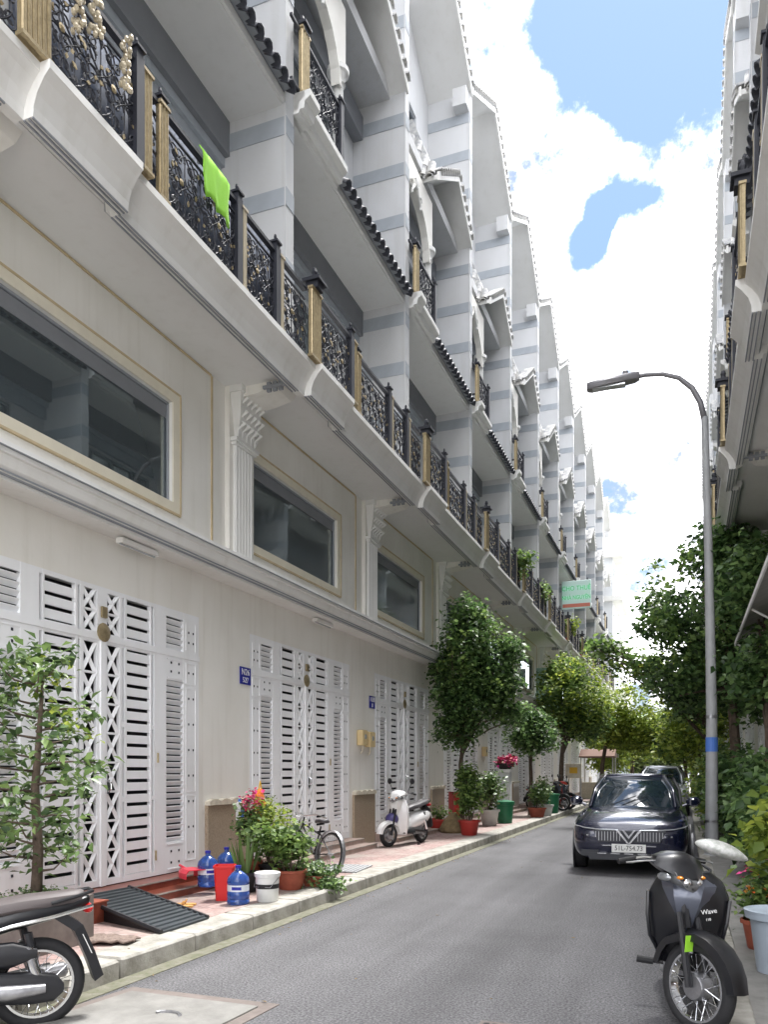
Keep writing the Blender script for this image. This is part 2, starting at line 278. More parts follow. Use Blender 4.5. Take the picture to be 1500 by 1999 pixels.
def text(s, size, mt, parent, loc, rot, name='lettering', ext=.002, sx=1):
    cu = bpy.data.curves.new(name, 'FONT'); cu.body = s; cu.size = size; cu.align_x = 'CENTER'; cu.align_y = 'CENTER'; cu.extrude = ext; cu.resolution_u = 3
    t = bpy.data.objects.new('tmp', cu); COL.objects.link(t); dg = bpy.context.evaluated_depsgraph_get(); me = bpy.data.meshes.new_from_object(t.evaluated_get(dg))
    me.name = name; me.materials.clear(); me.materials.append(M[mt]); bpy.data.objects.remove(t)
    o = place(name, me, parent, loc, rot, (sx, 1, 1)); return o
def leaves(name, blobs, mt, parent=None, size=.06, seed=1, clump=14, spread=.12, droop=0.0, aspect=.42, kind='stuff', inset=.35):
    """blobs: (centre, radii, clumps). Leaf-sized folded faces in clumps through the volume."""
    rg = np.random.default_rng(seed); P = []
    for c, r, n in blobs:
        d = rg.normal(size=(n, 3)); d /= np.linalg.norm(d, axis=1)[:, None]
        rad = (inset + (1 - inset) * rg.random(n) ** .6)[:, None] * (1 + .12 * rg.normal(size=n))[:, None]
        cc_ = np.array(c) + d * rad * np.array(r)
        k = np.repeat(cc_, clump, axis=0); P.append(k + rg.normal(size=k.shape) * spread)
    P = np.concatenate(P); n = len(P)
    a = rg.random(n) * 2 * PI; el = rg.normal(size=n) * .45 - droop
    d = np.stack([np.cos(a) * np.cos(el), np.sin(a) * np.cos(el), np.sin(el)], 1)
    up = rg.normal(size=(n, 3)) * .45 + np.array([0, 0, 1.0]); side = np.cross(d, up); side /= np.linalg.norm(side, axis=1)[:, None] + 1e-9
    nn = np.cross(side, d); sz = (size * (.5 + 1.0 * rg.random(n)))[:, None]
    V = np.empty((n, 6, 3)); V[:, 0] = P; V[:, 1] = P + d * sz * .45 + side * sz * aspect + nn * sz * .12; V[:, 2] = P + d * sz * 1.15 - nn * sz * .12
    V[:, 3] = P + d * sz * .45 - side * sz * aspect + nn * sz * .12; V[:, 4] = P + d * sz * .45 - nn * sz * .02
    V = V[:, :5].reshape(-1, 3)
    me = bpy.data.meshes.new(name); me.vertices.add(n * 5); me.vertices.foreach_set('co', V.ravel())
    base = np.arange(n)[:, None] * 5; tri = np.concatenate([base + [0, 4, 1], base + [1, 4, 2], base + [2, 4, 3], base + [3, 4, 0]], 1).ravel()
    me.loops.add(len(tri)); me.loops.foreach_set('vertex_index', tri); me.polygons.add(n * 4); me.polygons.foreach_set('loop_start', np.arange(n * 4) * 3)
    me.materials.append(M[mt]); me.update(calc_edges=True)
    o = place(name, me, parent)
    if kind: o['kind'] = kind
    return o
def limbs(trunk_pts, tr, targets, seed, n=7):
    rg = random.Random(seed); mb = MB(); mb.tube(trunk_pts, tr, n); top = Vector(trunk_pts[-1])
    for t in targets:
        st = Vector(trunk_pts[-1]).lerp(Vector(trunk_pts[-2]), rg.random() * .7); t = Vector(t); md = st.lerp(t, .5) + Vector((rg.uniform(-.15, .15), rg.uniform(-.15, .15), rg.uniform(0, .2)))
        mb.tube([st, md, t], [tr[-1] * .7, tr[-1] * .4, .008], 5)
    return mb

# ------------------------------------------------------------------ ground
def struct(o): o['kind'] = 'structure'; return o
struct(MB().box(-300, 300, -200, 500, -.6, -.012).build('ground', 'conc'))
struct(MB().box(-3.98, .22, -8, 130, -.3, 0).build('road', 'asphalt'))
struct(MB().box(-4.06, -3.90, -8, 130, -.28, .006).build('gutter', 'moss'))
sw = struct(MB().box(-6.6, -4.42, -8, 130, -.3, .15).build('pavement_left', 'paving'))
kb = [MB().bbox(-4.42, -4.06, 0, .985, -.25, .155, .018).mesh('kerb_stone', 'conc')]
for i in range(60):
    place('kerb_stone', kb[0], sw, (random.uniform(-.006, .006), -2 + i, random.uniform(-.004, .003)), (0, 0, random.uniform(-.003, .003)))
MB().box(-4.42, -4.06, 58, 130, -.25, .152).build('kerb', 'conc', sw)
sr = struct(MB().box(.40, 2.2, -8, 130, -.3, .07).build('pavement_right', 'slab'))
ks = MB().bbox(.22, .40, 0, .99, -.25, .08, .015).mesh('kerb_stone', 'conc')
for i in range(34): place('kerb_stone', ks, sr, (random.uniform(-.005, .005), -2 + i, random.uniform(-.003, .003)))
MB().box(.22, .40, 32, 130, -.25, .075).build('kerb', 'conc', sr)
# concrete chamber slab let into the road and the grating frame at the bottom edge
sl = struct(MB().prismx([(0, 0), (0, 0)], 0, 0).build('tmp', 'slab')) if False else None
def flat(poly, z0, z1): return MB().loft([[(x, y, z0) for x, y in poly], [(x, y, z1) for x, y in poly]])
cs = thing('chamber_cover', 'pale concrete chamber cover with a worn reddish frame let into the road beside the kerb', 'manhole cover', (-3.1, 4.2, 0))
flat([(-.98, -1.4), (.42, -1.4), (.50, .62), (-.72, .62)], -.1, .006).build('frame', 'slabedge', cs)
flat([(-.86, -1.3), (.32, -1.3), (.40, .50), (-.64, .50)], -.1, .016).build('cover', 'slab', cs)
mb = MB(); mb.tube([(-.05 + .09 * math.cos(a), .12 + .05 * math.sin(a), .02) for a in np.linspace(0, PI, 7)], .012, 5); mb.build('lifting_ring', 'steel', cs)
dg_ = thing('drain_grating', 'square concrete framed road drain at the very bottom edge of the photo', 'drain', (-.95, 4.86, 0))
flat([(-.27, -.45), (.27, -.45), (.27, .1), (-.27, .1)], -.1, .008).build('frame', 'slabedge', dg_)
for i in range(9): MB().box(-.24 + i * .055, -.205 + i * .055, -.4, .05, 0, .014).build('bar', 'mblack', dg_)

# ------------------------------------------------------------------ townhouses
# local frame: x out of the facade towards the street (0 = wall face), y along the street from the party line, z up
def spiral(cx, cz, r0, turns, a0, sgn=1, n=16, y=None):
    return [(cx + r0 * (1 - i / n * .85) * math.cos(a0 + sgn * turns * 2 * PI * i / n), cz + r0 * (1 - i / n * .85) * math.sin(a0 + sgn * turns * 2 * PI * i / n)) for i in range(n + 1)]
def scroll_panel(wd, ht, seed, fine=True):
    """wrought iron scrolls in the y-z plane, origin lower left"""
    rg = random.Random(seed); mb = MB(); k = max(1, round(wd / .30)); cw = wd / k; n = 14 if fine else 7; r = .009 if fine else .013; sd_ = 4 if fine else 3
    def P(pts, rr=r): mb.tube([(0, a, b) for a, b in pts], rr, sd_, caps=False)
    for i in range(k):
        x0 = i * cw; c = x0 + cw / 2; q = min(cw * .36, .13)
        P([(x0 + cw * .5, 0), (x0 + cw * .5, ht)], r * .8)
        for (z, sg) in ((.16, 1), (.40, -1), (.64, 1), (.84, -1)):
            z = z * ht / 1.0
            for sx in (-1, 1):
                P([(c + sx * (px - c), pz) for px, pz in spiral(c + q * .95, z, q * rg.uniform(.8, 1.1), 1.35, PI, sg, n)])
        for sx in (-1, 1):
            P([(c + sx * cw * .5 * math.sin(t * PI * 2) * .9, .05 * ht + t * ht * .9) for t in np.linspace(0, 1, n)])
    for _ in range(int(26 * wd * (2 if fine else 1.2))):          # cast leaves on the scrolls
        y, z, a = rg.uniform(.03, wd - .03), rg.uniform(.05, ht - .05), rg.uniform(0, 2 * PI); l_, w_ = rg.uniform(.03, .06), .016
        dy, dz = math.cos(a), math.sin(a)
        mb.loft([[(x, y, z), (x, y + dy * l_ / 2 - dz * w_, z + dz * l_ / 2 + dy * w_), (x, y + dy * l_, z + dz * l_), (x, y + dy * l_ / 2 + dz * w_, z + dz * l_ / 2 - dy * w_)] for x in (-.006, .008)])
    return mb
def reeded(wd, ht, k=5, dp=.05):
    mb = MB(); mb.box(-.02, .015, 0, wd, 0, ht)
    for i in range(k):
        y = wd * (i + .5) / k; mb.tube([(.02, y, .02), (.02, y, ht - .02)], wd / k * .46, 8)
    mb.box(-.03, .05, -.01, wd + .01, ht - .03, ht); mb.box(-.03, .05, -.01, wd + .01, 0, .03)
    return mb
def tile_mesh(l=.34, wd=.21, name='tile', mt='tile'):
    mb = MB(); n = 5; t = .02; rings = []
    for x, rr in ((0, wd * .42), (l, wd * .5)):
        o = [(x, rr * math.cos(PI * i / n), rr * math.sin(PI * i / n)) for i in range(n + 1)]; q = [(x, (rr - t) * math.cos(PI * i / n), (rr - t) * math.sin(PI * i / n)) for i in range(n, -1, -1)]
        rings.append(o + q)
    return mb.loft(rings)
RH = dict(scroll={}, reed={})
def MM(key, fn):
    if key not in RH: RH[key] = fn()
    return RH[key]

def gold_leaves(wd, ht, seed):
    rg = random.Random(seed + 50); mb = MB()
    for _ in range(int(16 * wd) + 2):
        y, z, a = rg.uniform(.04, wd - .04), rg.uniform(.08, ht - .05), rg.uniform(0, 2 * PI); l_, w_ = rg.uniform(.035, .07), .018; dy, dz = math.cos(a), math.sin(a)
        mb.loft([[(x, y, z), (x, y + dy * l_ / 2 - dz * w_, z + dz * l_ / 2 + dy * w_), (x, y + dy * l_, z + dz * l_), (x, y + dy * l_ / 2 + dz * w_, z + dz * l_ / 2 - dy * w_)] for x in (.006, .016)])
    for k in range(max(1, round(wd / .6))): mb.ell((.012, (k + .5) * wd / max(1, round(wd / .6)), ht * .52), (.012, .035, .035), 8, 4)
    return mb
def panelmesh(wd, ht, seed, fine): return MM(('sp', round(wd, 2), round(ht, 2), seed, fine), lambda: scroll_panel(wd, ht, seed, fine).mesh('scrollwork', 'iron', False))
def finial(): return MM('fin', lambda: MB().box(-.045, .045, -.045, .045, 0, .05).box(-.065, .065, -.065, .065, .05, .075).box(-.02, .02, -.02, .02, .075, .11).ell((0, 0, .14), (.022, .022, .04), 6, 4).mesh('finial', 'iron'))

def build_house(near):
    h = thing('townhouse', 'tmp', 'townhouse', (0, 0, 0))
    # --- ground storey
    w_ = MB(); w_.box(-.25, 0, -.9, .30, .15, 4.2); w_.box(-.25, 0, 4.0, 4.1, .15, 4.2); w_.box(-.25, 0, .30, 4.0, 3.62, 4.2); w_.build('ground_wall', 'wall', h)
    MB().box(-3.0, -2.9, .3, 4.0, .1, 3.7).box(-2.9, -.26, .28, .3, .1, 3.7).box(-2.9, -.26, 4.0, 4.02, .1, 3.7).box(-2.9, -.26, .3, 4, 3.63, 3.65).box(-2.9, -.26, .3, 4, .1, .16).build('room_behind_gate', 'dark', h)  # room coloured near black so the gate openings look shaded
    pl = MB().box(0, .05, -.86, .22, .15, 1.14).build('stone_plinth', 'granite', h)
    for i in range(4):
        y = -.86 + i * .27; MB().loft([[(x, y + .27 * t, 1.14 + .05 + .035 * math.sin(PI * t)) for t in (0, .25, .5, .75, 1)] + [(x, y + .27, 1.14), (x, y, 1.14)] for x in (0, .085)]).build('coping', 'cap', pl)
    st = MB().box(0, .30, .25, 4.05, .24, .325).build('step', 'pinkc', h); MB().box(0, .55, .25, 4.05, .15, .24).build('lower_tread', 'pinkc', st)
    MB().box(.30, .308, .25, 4.05, .31, .327).box(.55, .558, .25, 4.05, .225, .242).build('nosing', 'conc', st)
    # --- gate
    g = MB(); y0, y1, z0, z1 = .30, 4.0, .335, 3.62
    V = lambda a, b, c=z0, d=z1, t0=-.05, t1=.0: g.box(t0, t1, a, b, c, d)
    for s_ in (0, 1):
        f_ = (lambda a, b: (4.3 - b, 4.3 - a)) if s_ else (lambda a, b: (a, b))
        for a, b in ((.30, .64), (1.0, 1.24), (1.285, 1.31), (1.74, 1.775), (1.815, 1.86), (2.07, 2.15)): V(*f_(a, b))
        V(*f_(.64, 1.0), z0, .72, -.045, -.002); V(*f_(.64, 1.0), 2.73, 3.12, -.045, -.002); V(*f_(.64, 1.0), 3.52, z1, -.045, -.002)
        for a, b in ((1.24, 1.285), (1.775, 1.815)):
            for c in (z0, 1.25, 2.1, 3.0, 3.57): V(*f_(a, b), c, c + .05, -.045, -.002)
        for c, d in ((z0, z0 + .07), (3.0, 3.12), (3.57, z1)): V(*f_(1.31, 1.74), c, d, -.045, -.002); V(*f_(1.86, 2.07), c, d, -.045, -.002)
    g.box(-.0, .012, .3, 4.0, 3.03, 3.10); g.box(0, .02, 2.11, 2.19, z0, 3.03)
    gate = g.build('gate', 'gate', h)
    # hollow rivets and pressed outlines on the side strips
    r_ = MB()
    for y in (.43, .53, 3.77, 3.87):
        for z in list(np.arange(.55, 3.0, .33)) + [3.25, 3.38]: r_.box(-.002, .004, y - .012, y + .012, z - .014, z + .014)
    for y in (.74, .9, 3.4, 3.56):
        for z in (.46, .6, 2.84, 2.95): r_.box(-.002, .004, y - .012, y + .012, z - .014, z + .014)
    r_.build('rivets', 'iron', gate, kind='stuff')
    o_ = MB()
    for y in (.38, .59, 3.71, 3.92):
        for c, d in ((.45, 1.28), (1.33, 2.66), (2.72, 2.98), (3.15, 3.5)): o_.box(0, .007, y - .006, y + .006, c, d)
    for ya, yb in ((.38, .59), (3.71, 3.92)):
        for z in (.45, 1.28, 1.33, 2.66, 2.72, 2.98): o_.box(0, .007, ya, yb, z - .006, z + .006)
    for ya, yb in ((.66, .98), (3.32, 3.64)):
        for z in (.38, .69, 2.76, 2.99): o_.box(-.002, .006, ya, yb, z - .006, z + .006)
    o_.build('pressed_frame', 'gate', gate, kind='stuff')
    sm = MM('slat', lambda: MB().box(-.042, -.012, 0, .44, -.048, .048).mesh('slat', 'gate')); lm = MM('louvre', lambda: MB().loft([[(-.05, 0, -.03), (-.044, 0, -.035), (-.004, 0, .018), (-.01, 0, .024)], [(-.05, .37, -.03), (-.044, .37, -.035), (-.004, .37, .018), (-.01, .37, .024)]]).mesh('louvre', 'gate'))
    zs = [.46 + .137 * i for i in range(19)] + [3.19 + .137 * i for i in range(3)]
    lz = [.75 + .078 * i for i in range(26)] + [3.16 + .078 * i for i in range(5)]
    if near:
        for z in zs: place('slat', sm, gate, (0, 1.305, z)); place('slat', sm, gate, (0, 2.555, z))
        for z in lz: place('louvre', lm, gate, (0, .635, z)); place('louvre', lm, gate, (0, 3.295, z))
    else:
        mb = MB()
        for z in zs:
            for y in (1.305, 2.555): mb.box(-.042, -.012, y, y + .44, z - .048, z + .048)
        mb.build('slats', 'gate', gate, kind='stuff'); mb = MB()
        for z in lz:
            for y in (.635, 3.295): mb.box(-.03, -.015, y, y + .37, z - .024, z + .024)
        mb.build('louvres', 'gate', gate, kind='stuff')
    la = MB()
    for ya, yb in ((1.86, 2.07), (2.23, 2.44)):
        for za, k, hh in ((z0 + .06, 8, .325), (3.11, 2, .235)):
            for i in range(k):
                za_, zb_ = za + i * hh, za + (i + 1) * hh
                for p, q in (((ya, za_), (yb, zb_)), ((yb, za_), (ya, zb_))):
                    la.tube([(-.03, p[0], p[1]), (-.03, q[0], q[1])], .029, 4)
                la.box(-.045, -.01, ya, yb, za_ - .012, za_ + .012)
    la.build('lattice', 'gate', gate)
    if near:
        MB().lathe([(.10, 0), (.105, .012), (.08, .022), (.03, .035)], 14, (.012, 2.15, 3.12), 'x').box(.012, .04, 2.11, 2.19, 3.28, 3.40).build('gold_lock_emblem', 'gold', gate)
        for y, z in ((3.08, .52), (1.2, .52), (3.12, 1.7)): MB().tube([(.012, y, z), (.012, y, z + .12)], .012, 6).build('hinge', 'gold', gate)
        MB().box(.0, .045, 2.17, 2.22, 1.35, 1.5).tube([(.05, 2.19, 1.37), (.09, 2.19, 1.40), (.09, 2.19, 1.46), (.05, 2.19, 1.49)], .008, 5).build('handle', 'chrome', gate)
    # --- cornice
    cor = [(0, 4.2), (.40, 4.16), (.40, 4.2), (.44, 4.2), (.44, 4.225), (.47, 4.25), (.49, 4.30), (.50, 4.34), (.53, 4.345), (.53, 4.385), (.56, 4.39), (.56, 4.43), (0, 4.50)]
    c_ = MB().prism(cor, 0, 5).build('cornice', 'trim', h)
    MB().box(.405, .435, 0, 5, 4.188, 4.1995).box(.445, .455, 0, 5, 4.21, 4.222).box(.532, .562, 0, 5, 4.388 - .004, 4.3885).build('shadow_line', 'greyt', c_)  # grey strips drawn in as the shade under the cornice steps
    # --- mezzanine with the wide window
    wy0, wy1, wz0, wz1 = .36, 3.42, 4.95, 6.2
    MB().box(-.25, 0, 0, wy0, 4.4, 6.98).box(-.25, 0, wy1, 5.0, 4.4, 6.98).box(-.25, 0, wy0, wy1, 4.4, wz0).box(-.25, 0, wy0, wy1, wz1, 6.98).build('mezzanine_wall', 'wall', h)
    fr = MB()
    for a, b, c, d in ((wy0 - .13, wy1 + .13, wz1, wz1 + .12), (wy0 - .13, wy1 + .13, wz0 - .12, wz0), (wy0 - .13, wy0, wz0, wz1), (wy1, wy1 + .13, wz0, wz1)): fr.box(0, .022, a, b, c, d)
    win = fr.build('window', 'creamband', h)
    ln = MB()
    for a, b, c, d in ((wy0 - .15, wy1 + .15, wz1 + .12, wz1 + .145), (wy0 - .15, wy1 + .15, wz0 - .145, wz0 - .12), (wy0 - .155, wy0 - .13, wz0 - .12, wz1 + .12), (wy1 + .13, wy1 + .155, wz0 - .12, wz1 + .12)): ln.box(0, .03, a, b, c, d)
    ln.build('surround_line', 'tan', win)
    MB().box(-.085, -.075, wy0, wy1, wz0, wz1).build('pane', 'wglass', win)
    ff = MB()
    for a, b, c, d in ((wy0, wy1, wz1 - .025, wz1), (wy0, wy1, wz0, wz0 + .025), (wy0, wy0 + .025, wz0, wz1), (wy1 - .025, wy1, wz0, wz1)): ff.box(-.07, -.045, a, b, c, d)
    ff.build('frame', 'greyt', win)
    MB().box(-.0735, -.068, wy0 + .03, wy1 - .03, wz1 - .20, wz1 - .03).build('pelmet', 'lintel', win)
    MB().box(0, .014, 4.28, 4.315, 4.5, 6.93).box(0, .014, -.05, 4.28, 6.925, 6.95).build('tan_line', 'tan', h)
    # --- pilaster
    pi = MB().box(0, .07, -.36, .30, 4.46, 6.98).build('pilaster', 'wall', h)
    fl = MB().box(.07, .10, -.28, .22, 4.46, 4.60)
    for i in range(6): fl.tube([(.085, -.235 + i * .081, 4.6), (.085, -.235 + i * .081, 6.16)], .036, 7)
    fl.box(.07, .15, -.31, .25, 6.16, 6.20).box(.07, .175, -.34, .28, 6.20, 6.25); fl.build('fluted_shaft', 'trim', pi, smooth=35)
    cp = MB(); cp.loft([[(.07, -.22, 6.25), (.12, -.22, 6.25), (.12, .16, 6.25), (.07, .16, 6.25)], [(.07, -.28, 6.6), (.2, -.28, 6.6), (.2, .22, 6.6), (.07, .22, 6.6)], [(.07, -.34, 6.86), (.24, -.34, 6.86), (.24, .28, 6.86), (.07, .28, 6.86)]])
    rg = random.Random(3)
    for row, (z, xo, ht_) in enumerate(((6.27, .11, .20), (6.44, .13, .20), (6.62, .16, .20))):
        for i in range(5):
            y = -.24 + i * .115 + (row % 2) * .03; l_ = [(xo, y, z), (xo + .03, y - .03, z + ht_ * .5), (xo + .11, y, z + ht_), (xo + .13, y, z + ht_ * .86), (xo + .05, y, z + ht_ * .6), (xo + .03, y + .035, z + ht_ * .5)]
            cp.loft([[(p[0] + k * .02, p[1] + k * .01, p[2]) for p in l_] for k in (0, 1)])
            cp.tube([(xo + .05 + .04 * math.cos(t), y + .05, z + ht_ + .04 * math.sin(t)) for t in np.linspace(0, 5, 8)], .012, 5)
    cp.box(.07, .27, -.36, .30, 6.86, 6.98); cp.build('capital', 'trim', pi)
    # --- balcony slab with cove moulding, steps out between y = 0 and 1.15
    def slabmesh(y0, y1, xf_):
        p = [(0, 6.965), (xf_ - .34, 6.965), (xf_ - .33, 6.86), (xf_ - .29, 6.86), (xf_ - .27, 6.80), (xf_ - .17, 6.80), (xf_ - .165, 6.88), (xf_ - .13, 6.98), (xf_ - .06, 7.08), (xf_ - .01, 7.13), (xf_, 7.135), (xf_, 7.205), (0, 7.205)]
        return MB().prism(p, y0, y1)
    b_ = slabmesh(1.15, 4.82, 1.22); b_.merge(slabmesh(0, 1.15, 1.32)); b_.merge(slabmesh(-.18, 0, 1.22))
    bs = b_.build('balcony', 'trim', h)
    MB().box(0, .85, .002, 4.998, 6.955, 6.9645).build('soffit', 'soff', bs)
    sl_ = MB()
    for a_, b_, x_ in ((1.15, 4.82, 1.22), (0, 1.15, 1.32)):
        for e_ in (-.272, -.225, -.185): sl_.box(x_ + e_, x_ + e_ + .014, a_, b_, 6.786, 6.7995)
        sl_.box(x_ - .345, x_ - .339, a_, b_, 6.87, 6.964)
    sl_.build('drawn_shadows', 'greyt', bs, kind='stuff')  # dark strips on the slab underside stand in for moulding shade
    br = MB().prism([(.07, 6.80), (.45, 6.83), (.72, 6.88), (.80, 6.955), (.07, 6.955)], -.26, .24); br.build('bracket', 'wall', bs)
    bk = MB()
    for i in range(3): bk.box(.62 + i * .09, .68 + i * .09, -.30, -.26, 6.80, 6.93)
    bk.box(.58, .95, -.34, -.30, 6.83, 6.87); bk.build('bracket_moulding', 'greyt', bs)
    # --- balcony railing
    rl = MB(); xr, xo = 1.15, 1.25; zb, zt = 7.22, 8.16
    segs = [(-.12, 1.13, xo, 7), (1.62, 3.02, xr, 2), (3.10, 3.93, xr, 5), (4.03, 4.80, xr, 4), (1.20, 1.56, xr, 6)]
    rail = None
    for a, b, x, sdn in segs:
        for nm_, w_2, z_a, z_b in (('hand_rail', .032, zt - .04, zt), ('bottom_rail', .02, zb, zb + .03), ('middle_rail', .012, zt - .16, zt - .145)):
            q_ = MB().box(x - w_2, x + w_2, a, b, z_a, z_b).build('balcony_railing' if rail is None else nm_, 'iron', rail or h)
            rail = rail or q_
    for a, b, x, sdn in segs: place('scrollwork', panelmesh(b - a, zt - zb - .2, sdn, near), rail, (x, a, zb + .03)); place('gold_leaf', MM(('gl', round(b - a, 2), sdn), lambda: gold_leaves(b - a, zt - zb - .2, sdn).mesh('gold_leaf', 'gold')), rail, (x, a, zb + .03), kind='stuff')
    gp = MM('gp', lambda: reeded(.30, .95, 6).mesh('gold_post', 'gold', 30)); gs = MM('gs', lambda: reeded(.14, .95, 3).mesh('gold_strip', 'gold', 30)); gl = MM('gl', lambda: reeded(.10, .95, 2).mesh('gold_strip', 'goldlt', 30))
    bp_ = MM('bp', lambda: MB().box(-.05, .05, -.055, .055, 0, 1.0).mesh('post', 'iron'))
    place('gold_post', gp, rail, (xo, -.24, 7.205)); place('finial', finial(), rail, (xo, -.09, 8.16), sc=(2.0, 2.0, 1.8))
    for y, x in ((1.14, xo), (3.06, xr), (3.98, xr)): place('post', bp_, rail, (x, y, 7.2)); place('finial', finial(), rail, (x, y, 8.2))
    place('gold_strip', gs, rail, (xo, 1.2 - .005, 7.205)) ; place('gold_post', gs, rail, (xr + .02, 1.56, 7.205)); place('finial', finial(), rail, (xr, 1.63, 8.16)); place('gold_strip', gl, rail, (xr + .01, 3.115, 7.205)); place('gold_strip', gl, rail, (xr + .01, 4.035, 7.205))
    # --- party wall with grey bands
    pw = MB().box(-.4, .8, -.11, .09, 7.2, 19.02).box(.8, .825, -.125, .105, 7.2, 19.02).build('party_wall', 'white', h)
    bm = MM('band', lambda: MB().box(-.4, .812, -.122, .102, -.125, .125).box(.826, .832, -.127, .107, -.125, .125).mesh('band', 'band'))
    for z in (7.6, 8.58, 9.56, 10.54, 12.48, 13.49, 14.47, 16.4, 17.4, 18.35): place('band', bm, pw, (0, 0, z))
    # --- upper storeys, recessed behind the party walls
    xw = -.30
    u = MB().box(xw - .2, xw, .09, .7, 7.2, 19.0).box(xw - .2, xw, 3.9, 4.89, 7.2, 19.0)
    for za, zb_ in ((9.9, 11.0), (14.0, 15.2), (17.9, 19.0)): u.box(xw - .2, xw, .7, 3.9, za, zb_)
    u.build('upper_wall', 'white', h)
    for z0_, z1_ in ((7.2, 9.9), (11.0, 14.0), (15.2, 17.9)):
        f_ = MB()
        for y in (.7, 1.5, 2.3, 3.1, 3.84): f_.box(xw - .12, xw - .04, y, y + .06, z0_, z1_)
        f_.box(xw - .12, xw - .04, .7, 3.9, z1_ - .06, z1_); dr = f_.build('balcony_door', 'greyt', h)
        MB().box(xw - .10, xw - .09, .7, 3.9, z0_, z1_).build('pane', 'wglass', dr)
        MB().box(xw - .18, xw - .13, .7, 2.0, z0_, z1_).build('curtain', 'curtw', dr)
    MB().box(xw, xw + .22, .09, 4.89, 10.35, 10.84).build('beam', 'lintel', h); MB().box(xw, xw + .22, .09, 4.89, 14.3, 14.75).build('beam', 'lintel', h)
    MB().box(xw, xw + .14, .09, 4.89, 10.22, 10.35).box(xw, xw + .08, .09, 4.89, 9.95, 10.22).build('beam_moulding', 'band', h)
    # first roof: flat soffit with a dark tiled edge
    r1 = MB().box(xw, .76, .09, 4.89, 10.84, 11.0).box(.76, .80, 1.62, 4.89, 10.86, 10.98).build('lower_roof', 'soff', h)
    MB().prism([(xw, 11.0), (.9, 11.0), (.9, 11.04), (xw, 11.75)], 1.62, 4.89).build('roof_bed', 'greyt', r1)
    tm = MM('tm', lambda: tile_mesh().mesh('tile', 'tile', 40)); tw = MM('tw', lambda: tile_mesh().mesh('tile', 'wtile', 40))
    def trow(par, pts, rz, pitch, mesh_, key):
        if near:
            for p in pts: place('tile', mesh_, par, p, (0, pitch, rz))
        else:
            mb = MB(); src = tile_mesh()
            for p in pts: mb.merge(src, Matrix.Translation(p) @ Matrix.Rotation(rz, 4, 'Z') @ Matrix.Rotation(pitch, 4, 'Y'))
            mb.build('tiles', mesh_.materials[0], par, kind='stuff')
    trow(r1, [(.66 - .27 * j, 1.74 + .218 * i, 11.10 + .17 * j) for j in range(3) for i in range(15)], 0, R(31), tm, 'a')
    # small corner balcony on the second floor
    p2 = [(xw, 10.85), (.82, 10.85), (.84, 10.90), (.90, 10.90), (.92, 11.0), (1.0, 11.05), (1.0, 11.14), (xw, 11.14)]
    b2 = MB().prism(p2, .1, 1.62); b2.prism([(x + (.09 if x > 0 else 0), z) for x, z in p2], .1, .42); b2 = b2.build('upper_balcony', 'trim', h)
    rr = MB()
    for z in (11.17, 12.05): rr.box(.88, .92, -.12, 1.58, z - .02, z + .02)
    for z in (11.17, 12.05): rr.box(xw, .9, 1.55, 1.59, z - .02, z + .02)
    r2 = rr.build('upper_railing', 'iron', h)
    place('scrollwork', panelmesh(1.3, .84, 11, near), r2, (.9, .24, 11.18)); place('gold_post', MM('g2', lambda: reeded(.24, .95, 4).mesh('gold_post', 'gold', 30)), r2, (.92, .12, 11.14)); place('finial', finial(), r2, (.9, .24, 12.07), sc=(1.6, 1.6, 1.5))
    place('post', bp_, r2, (.9, 1.54, 11.1)); place('finial', finial(), r2, (.9, 1.54, 12.08))
    # round column and arched screen
    co = MB().lathe([(.13, 11.14), (.13, 11.3), (.10, 11.34), (.09, 13.2), (.10, 13.24), (.13, 13.26), (.10, 13.3), (.15, 13.42), (.19, 13.44), (.19, 13.52)], 14, (.46, 2.45, 0)).build('column', 'trim', h, smooth=35)
    ar = MB(); pts = [(.12, 13.52)]
    n_ = 12; yc, zc, rw, rh = 1.30, 13.15, 1.0, .95
    for i in range(n_):
        a0, a1 = PI * i / n_, PI * (i + 1) / n_; ya, yb = yc - rw * math.cos(a0), yc - rw * math.cos(a1); za, zb_ = zc + rh * math.sin(a0), zc + rh * math.sin(a1)
        ar.prismx([(ya, za), (yb, zb_), (yb, 14.7), (ya, 14.7)], .40, .52)
        ar.prismx([(ya, za), (yb, zb_), (yc + (yb - yc) * 1.09, zc + (zb_ - zc) * 1.09), (yc + (ya - yc) * 1.09, zc + (za - zc) * 1.09)], .521, .56)
    ar.box(.40, .52, .1, .30, 13.15, 14.7).box(.40, .52, 2.3, 2.64, 13.52, 14.7)
    arc = ar.build('arched_screen', 'wall', h)
    od = MB()
    for s_ in (-1, 1): od.tube([(.58, yc + s_ * (.05 + .22 * t + .05 * math.sin(t * 9)), 14.0 + .28 * math.cos(t * 2.2)) for t in np.linspace(0, 1, 9)], .03, 6); od.tube([(.58, yc + s_ * (.3 + .08 * math.cos(t)), 14.05 + .08 * math.sin(t)) for t in np.linspace(0, 5.5, 9)], .02, 5)
    od.ell((.58, yc, 14.25), (.05, .10, .14), 8, 6); od.build('scroll_ornament', 'trim', arc)
